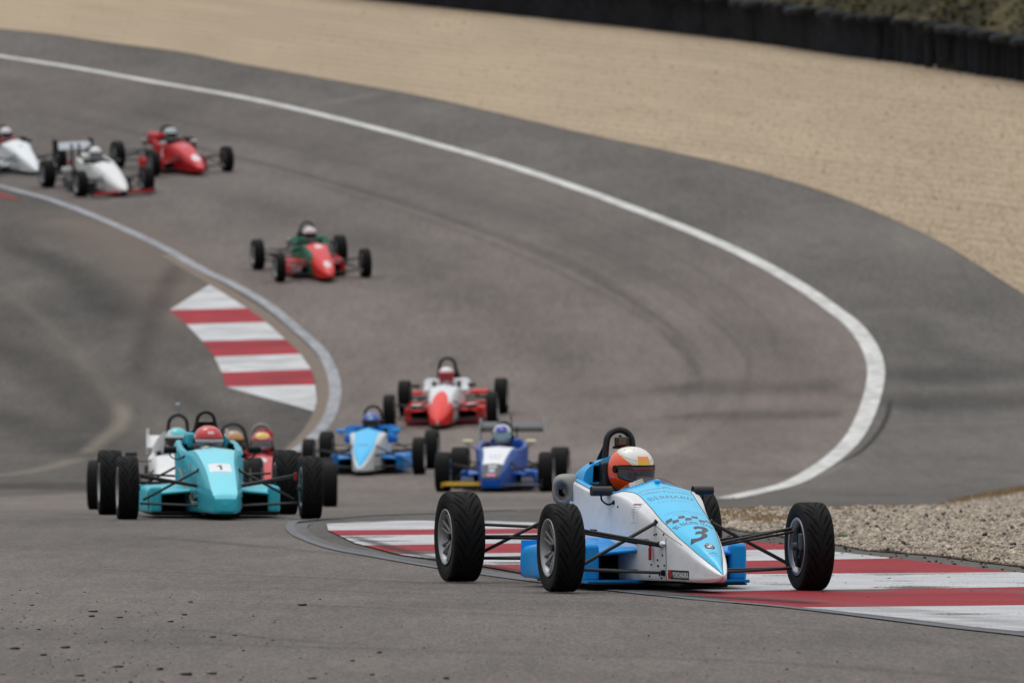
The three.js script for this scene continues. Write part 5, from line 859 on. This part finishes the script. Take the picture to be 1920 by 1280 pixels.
makeCar({
  label: 'red race car with white and black nose patch, behind the turquoise car', nose: 'bullet', front: [492, 951], rearX: 488, body: 0xc41824, tf: 1.58, tr: 1.54, hoopTop: 0.985, hoopW: 0.11, hoopR: 0.024, hoopMat: M.castGrey, hoopFill: true, fillMat: paint(0xa31c28), mirX: 0.4, mirY: 0.62, mirMat: M.satin,
  draw: (c, w, h) => { fillC(c, '#cc2a36', 0, 0, w, h); c.fillStyle = '#dcdde0'; c.beginPath(); c.ellipse(w * 0.36, rowOf(-0.3, h), 62, 70, 0, 0, 7); c.fill(); c.fillStyle = '#2a2b30'; c.fillRect(w * 0.2, rowOf(-0.25, h), 84, 300); },
  extra(car, body, s) { mesh('air_box', rbox(0.2, 0.26, 0.3, 0.06, 0.04, 0.78, -1.62, 3), s.bodyMat, car); },
  driver: { label: 'driver in yellow and red helmet inside the red car behind the turquoise one', turn: 0.05, suit: 0x8a1822, visor: M.visorPale, draw: (c, w, h) => { fillC(c, '#c02630', 0, 0, w, h); c.fillStyle = '#e8c21e'; c.beginPath(); c.ellipse(w * 0.5, h * 0.26, 74, 26, 0, 0, 7); c.fill(); c.strokeStyle = '#e8e0d4'; c.lineWidth = 5; c.stroke(); fillC(c, '#2a4aa8', w * 0.4, h * 0.7, w * 0.2, h * 0.3); } },
});
// ── middle group ──
makeCar({
  label: 'light blue and white race car left of the dark blue winged car', nose: 'pointed', bw: 1.0, front: [683, 891], rearX: 712, body: 0xe4e7eb, cover: 0x1f98ea, pod: 0x128ae0, tf: 1.58, tr: 1.54, rimDrop: 0.16, tubw: 0.95, hoopTop: 0.965, hoopW: 0.12, hoopR: 0.02, mirMat: paint(0x1f98ea), mirX: 0.4,
  draw: (c, w, h) => { fillC(c, '#46c6ff', 0, 0, w, h); fillC(c, '#2f6fa8', w * 0.5 - 34, rowOf(0.06, h), 68, 22); },
  driver: { label: 'driver in blue helmet and blue suit in the plain light blue and white car', raise: -0.02, wide: 1.42, suit: 0x0f72c0, turn: 0, draw: (c, w, h) => { fillC(c, '#2b56b8', 0, 0, w, h); c.fillStyle = '#9ec6ea'; c.beginPath(); c.ellipse(w * 0.5, h * 0.35, 30, 16, 0, 0, 7); c.fill(); fillC(c, '#3d9fe0', w * 0.42, h * 0.62, w * 0.16, h * 0.3); } },
});
makeCar({
  label: 'white race car with a red pointed nose and red sidepods, behind the light blue car', nose: 'bullet', bw: 1.05, front: [828, 801], rearX: 851, body: 0xe2e5ea, pod: 0xd82822, trayMat: paint(0xb02430), tf: 1.62, tr: 1.54, rimDrop: 0.16, tubw: 0.95, podOut: 0.62, podOut1: 0.64, hoopTop: 1.0, hoopW: 0.125, hoopR: 0.026, mirX: 0.44, mirY: 0.6,
  draw: (c, w, h) => { fillC(c, '#e4e8ee', 0, 0, w, h); c.fillStyle = '#ee3228'; c.beginPath(); c.ellipse(w * 0.5, rowOf(0.32, h), 62, rowOf(0.32, h) - rowOf(-0.28, h), 0, 0, 7); c.fill(); c.fillRect(0, rowOf(0.42, h), w, h); },
  extra(car, body, s) { for (const m of [-1, 1]) mesh('rear_deck', rbox(0.36, 0.05, 0.5, 0.02, m * 0.42, 0.4, -2.0), paint(0xd82822), car); mesh('nose_cone', (() => { const f = fnTable(SHAPES.bullet, 'bullet'), zs = zsOf(0.1, 0.815, 16, true), rows = zs.map((z) => { const q = noseSec(f, z, 0.8, 1.05 * 1.012).side; return [...q.slice().reverse().map(([x, y]) => V(-x, y, z)), ...q.map(([x, y]) => V(x, y, z))]; }); return grid(rows, null, false); })(), paint(0xe22a20), car); for (const m of [-1, 1]) mesh('pod_patch', rbox(0.16, 0.02, 0.3, 0.006, m * 0.44, 0.3, -0.7), s.bodyMat, car); },
  driver: { label: 'driver in red and white helmet with white shoulders in the red-nosed white car', raise: -0.03, wide: 1.35, suit: 0xe0e2e6, straps: 0x1a2036, draw: (c, w, h) => { fillC(c, '#c82a38', 0, 0, w, h); fillC(c, '#e6dfe2', 0, 0, w, h * 0.33); c.fillStyle = '#e2d6d2'; c.fillRect(w * 0.44, h * 0.6, w * 0.14, h * 0.14); }, visor: std({ color: 0xa03a44, roughness: 0.3 }) },
});
makeCar({
  label: 'dark blue and white race car with a black rear wing and yellow front wing tip', nose: 'wide', front: [928, 922.5], rearX: 957, body: 0x0050b0, pod: 0x0460cc, tf: 1.37, tr: 1.35, wf: 0.2, wr: 0.24, wb: 2.6, hoopTop: 0.93, hoopW: 0.08, hoopR: 0.024, mirX: 0.42, mirY: 0.655, mirMat: std({ color: 0xd9d4ac, roughness: 0.5 }), podOut: 0.5, podOut1: 0.52, bw: 1.14,
  draw: (c, w, h) => { fillC(c, '#2a2f3c', 0, 0, w, h); fillC(c, '#f2f5fa', 0, 0, w, rowOf(0.3, h)); c.fillStyle = '#aab0ba'; for (let i = 0; i < 3; i++) { c.fillRect(w * 0.36 + i * 28, rowOf(-0.08, h), 18, 24); } c.fillRect(w * 0.38, rowOf(0.06, h), 66, 18); c.fillStyle = '#c9ced8'; c.fillRect(w * 0.4, rowOf(0.36, h), 52, 30); c.fillRect(w * 0.43, rowOf(0.48, h), 36, 40); c.fillStyle = '#c66a9a'; c.fillRect(w * 0.4, rowOf(0.62, h), 54, 40); },
  extra(car, body, s) {
    wing(car, 'rear_wing', 0.86, 0.19, 0.79, -2.95, M.black, std({ color: 0xb9bcc2, roughness: 0.5 }), 0.3, 0.4, 0.3, std({ color: 0x5c6068, roughness: 0.5 })); mesh('wing_post', merge([-1, 1].map((m) => rbox(0.012, 0.5, 0.14, 0.004, m * 0.07, 0.58, -2.85))), M.black, car);
    const w = group('front_wing', car), yel = std({ color: 0xc4a022, roughness: 0.5 });
    mesh('wing_plane', rbox(0.5, 0.02, 0.2, 0.008, -0.4, 0.1, 0.5), yel, w).userData.label = 'yellow front wing half'; mesh('wing_flap', rbox(0.48, 0.05, 0.02, 0.008, -0.4, 0.115, 0.42), yel, w); mesh('wing_plane', rbox(0.5, 0.02, 0.2, 0.008, 0.4, 0.1, 0.5), std({ color: 0x4a5260, roughness: 0.5 }), w); mesh('endplate', rbox(0.012, 0.12, 0.3, 0.004, 0.655, 0.12, 0.48), M.black, w); mesh('endplate', rbox(0.012, 0.07, 0.3, 0.004, -0.655, 0.1, 0.48), yel, w);
    for (const m of [-1, 1]) mesh('pod_patch', rbox(0.17, 0.1, 0.012, 0.005, m * 0.4, 0.14, -0.415), std({ color: 0xa9b0bc, roughness: 0.5 }), car);
    mesh('shoulder_cover', rbox(0.12, 0.16, 0.4, 0.05, 0.2, 0.62, -1.3), s.bodyMat, car); mesh('aerial', bar(V(0.1, 0.7, -1.7), V(0.08, 1.0, -1.72), 0.008), M.black, car);
  },
  driver: { label: 'driver in white helmet with blue crown inside the dark blue winged car', suit: 0x2a3c78, visor: std({ color: 0x9cc0cc, roughness: 0.3 }), draw: (c, w, h) => { fillC(c, '#d3dae4', 0, 0, w, h); c.fillStyle = '#2f46b4'; c.beginPath(); c.ellipse(w * 0.5, h * 0.3, 62, 40, 0, 0, 7); c.fill(); c.fillStyle = '#a87ac0'; c.beginPath(); c.arc(w * 0.5, h * 0.3, 14, 0, 7); c.fill(); } },
});
// ── upper group ──
makeCar({
  label: 'red and dark green race car alone in the middle of the far bend', nose: 'bullet', front: [605, 524], rearX: 561, body: 0x1f7054, pod: 0xd01c28, trayMat: M.black, tf: 1.6, tr: 1.56, rimDrop: 0.14, hoopTop: 0.95, hoopW: 0.12, hoopR: 0.022, engMat: M.engine,
  draw: (c, w, h) => { fillC(c, '#dc222e', 0, 0, w, h); c.fillStyle = '#e6d8da'; c.fillRect(w * 0.4, rowOf(-0.5, h), 60, 90); c.beginPath(); c.ellipse(w * 0.53, rowOf(0.45, h), 30, 60, 0, 0, 7); c.fill(); },
  extra(car) { mesh('nose_cone', (() => { const f = fnTable(SHAPES.bullet, 'bullet'), zs = zsOf(0.0, 0.815, 16, true), rows = zs.map((z) => { const q = noseSec(f, z, 0.8, 1.012).side; return [...q.slice().reverse().map(([x, y]) => V(-x, y, z)), ...q.map(([x, y]) => V(x, y, z))]; }); return grid(rows, null, false); })(), paint(0xe22a20), car); mesh('pod_patch', rbox(0.2, 0.14, 0.014, 0.005, -0.42, 0.2, -0.405), std({ color: 0xd9a8aa, roughness: 0.5 }), car); mesh('carburettor', merge([rbox(0.1, 0.16, 0.16, 0.04, -0.32, 0.55, -1.7), rbox(0.1, 0.12, 0.16, 0.04, 0.32, 0.5, -1.7)]), M.castGrey, car); },
  driver: { label: 'driver in pale pink and white helmet inside the red and green car', raise: -0.02, wide: 1.3, suit: 0x2f6a58, draw: (c, w, h) => { fillC(c, '#dcc8cc', 0, 0, w, h); c.fillStyle = '#3a2a3c'; c.fillRect(w * 0.4, h * 0.4, w * 0.18, h * 0.2); } },
});
makeCar({
  label: 'white race car with a red front wing and open engine bay, beside the infield kerb', nose: 'bullet', front: [213, 364.5], rearX: 148, body: 0xeaedf0, pod: 0x3a3e44, tf: 1.4, tr: 1.36, wf: 0.21, wr: 0.24, hoopTop: 0.9, hoopW: 0.1, engMat: M.engine, spineW: 0.5, spineH: 0.6, bw: 1.1,
  extra(car, body, s) {
    wing(car, 'rear_wing', 0.75, 0.28, 0.8, -2.8, std({ color: 0xb6bcc6, roughness: 0.5 }), M.black, 0.26, 0.4, 0.5); mesh('wing_post', merge([-1, 1].map((m) => rbox(0.012, 0.5, 0.14, 0.004, m * 0.08, 0.6, -2.7))), M.black, car);
    const w = group('front_wing', car), rd = paint(0xb82a36); for (const m of [-1, 1]) { mesh('wing_plane', merge([rbox(0.52, 0.02, 0.22, 0.008, m * 0.38, 0.1, 0.62), rbox(0.52, 0.06, 0.02, 0.008, m * 0.38, 0.1, 0.72)]), rd, w); mesh('endplate', rbox(0.012, 0.1, 0.3, 0.004, m * 0.645, 0.11, 0.6), M.black, w); } mesh('nose_pylon', rbox(0.12, 0.1, 0.12, 0.03, 0, 0.1, 0.74), M.black, w);
    mesh('airbox', rbox(0.18, 0.16, 0.3, 0.06, -0.1, 0.66, -1.55), s.bodyMat, car); mesh('red_light', rbox(0.08, 0.08, 0.03, 0.01, -0.25, 0.5, -2.3), M.red, car); mesh('crash_box', rbox(0.2, 0.1, 0.1, 0.02, -0.32, 0.36, -2.3), s.bodyMat, car);
  },
  driver: { label: 'driver in plain white helmet inside the white car with red front wing', suit: 0x50545a, visor: M.visorPale, draw: (c, w, h) => fillC(c, '#e4e6e8', 0, 0, w, h) },
});
makeCar({
  label: 'red race car with a white nose patch, at the top left', nose: 'bullet', front: [357, 326], rearX: 287, body: 0xc01422, tf: 1.6, tr: 1.56, rimDrop: 0.03, hoopTop: 0.93, hoopW: 0.12, hoopR: 0.03, bw: 1.05, mirMat: std({ color: 0xc9c9cc, roughness: 0.5 }),
  draw: (c, w, h) => { fillC(c, '#d01a26', 0, 0, w, h); c.fillStyle = '#e6e6ea'; c.beginPath(); c.ellipse(w * 0.52, rowOf(0.36, h), 40, 74, 0, 0, 7); c.fill(); c.fillStyle = '#c87a84'; c.fillRect(w * 0.36, rowOf(-0.4, h), 70, 60); },
  extra(car, body, s) { mesh('shoulder_cover', rbox(0.2, 0.3, 0.7, 0.08, -0.16, 0.62, -1.75, 3), s.bodyMat, car); mesh('carburettor', rbox(0.12, 0.14, 0.18, 0.05, -0.36, 0.56, -1.95), M.castGrey, car); mesh('flank_patch', rbox(0.01, 0.2, 0.14, 0.004, -0.3, 0.4, -0.95), std({ color: 0xd8c4c6, roughness: 0.5 }), car); },
  driver: { label: 'driver in white and green helmet inside the red car at the top left', raise: 0.0, suit: 0x2c2c30, draw: (c, w, h) => { fillC(c, '#cfd8d8', 0, 0, w, h); fillC(c, '#8fb8b4', 0, h * 0.25, w, h * 0.1); fillC(c, '#2a3444', 0, 0, w, h * 0.16); } },
});
makeCar({
  label: 'white and red race car cut off by the left edge of the photo', nose: 'pointed', bw: 1.15, front: [48, 325], rearX: -22, body: 0xe6ecf2, pod: 0xdfe4ea, podH: 0.2, cover: 0xe6ecf2, tf: 1.5, tr: 1.5, rimDrop: 0.03, hoopTop: 0.93, hoopW: 0.11, trayMat: std({ color: 0x1a2438, roughness: 0.6 }),
  draw: (c, w, h) => { fillC(c, '#e8eef4', 0, 0, w, h); fillC(c, '#98a0a8', w * 0.44, rowOf(-0.35, h), 46, 30); },
  extra(car, body) { for (const m of [-1, 1]) mesh('rear_pod', rbox(0.3, 0.22, 0.6, 0.05, m * 0.46, 0.22, -1.45), M.red, car); mesh('rear_light', rbox(0.05, 0.08, 0.2, 0.02, 0.5, 0.24, -0.9), M.red, car); },
  driver: { label: 'driver in white and red helmet at the left edge of the photo', raise: 0.0, suit: 0xb8323c, draw: (c, w, h) => { fillC(c, '#dcdce0', 0, 0, w, h); fillC(c, '#d0606a', w * 0.6, 0, w * 0.2, h); } },
});
renderer.render(scene, camera);
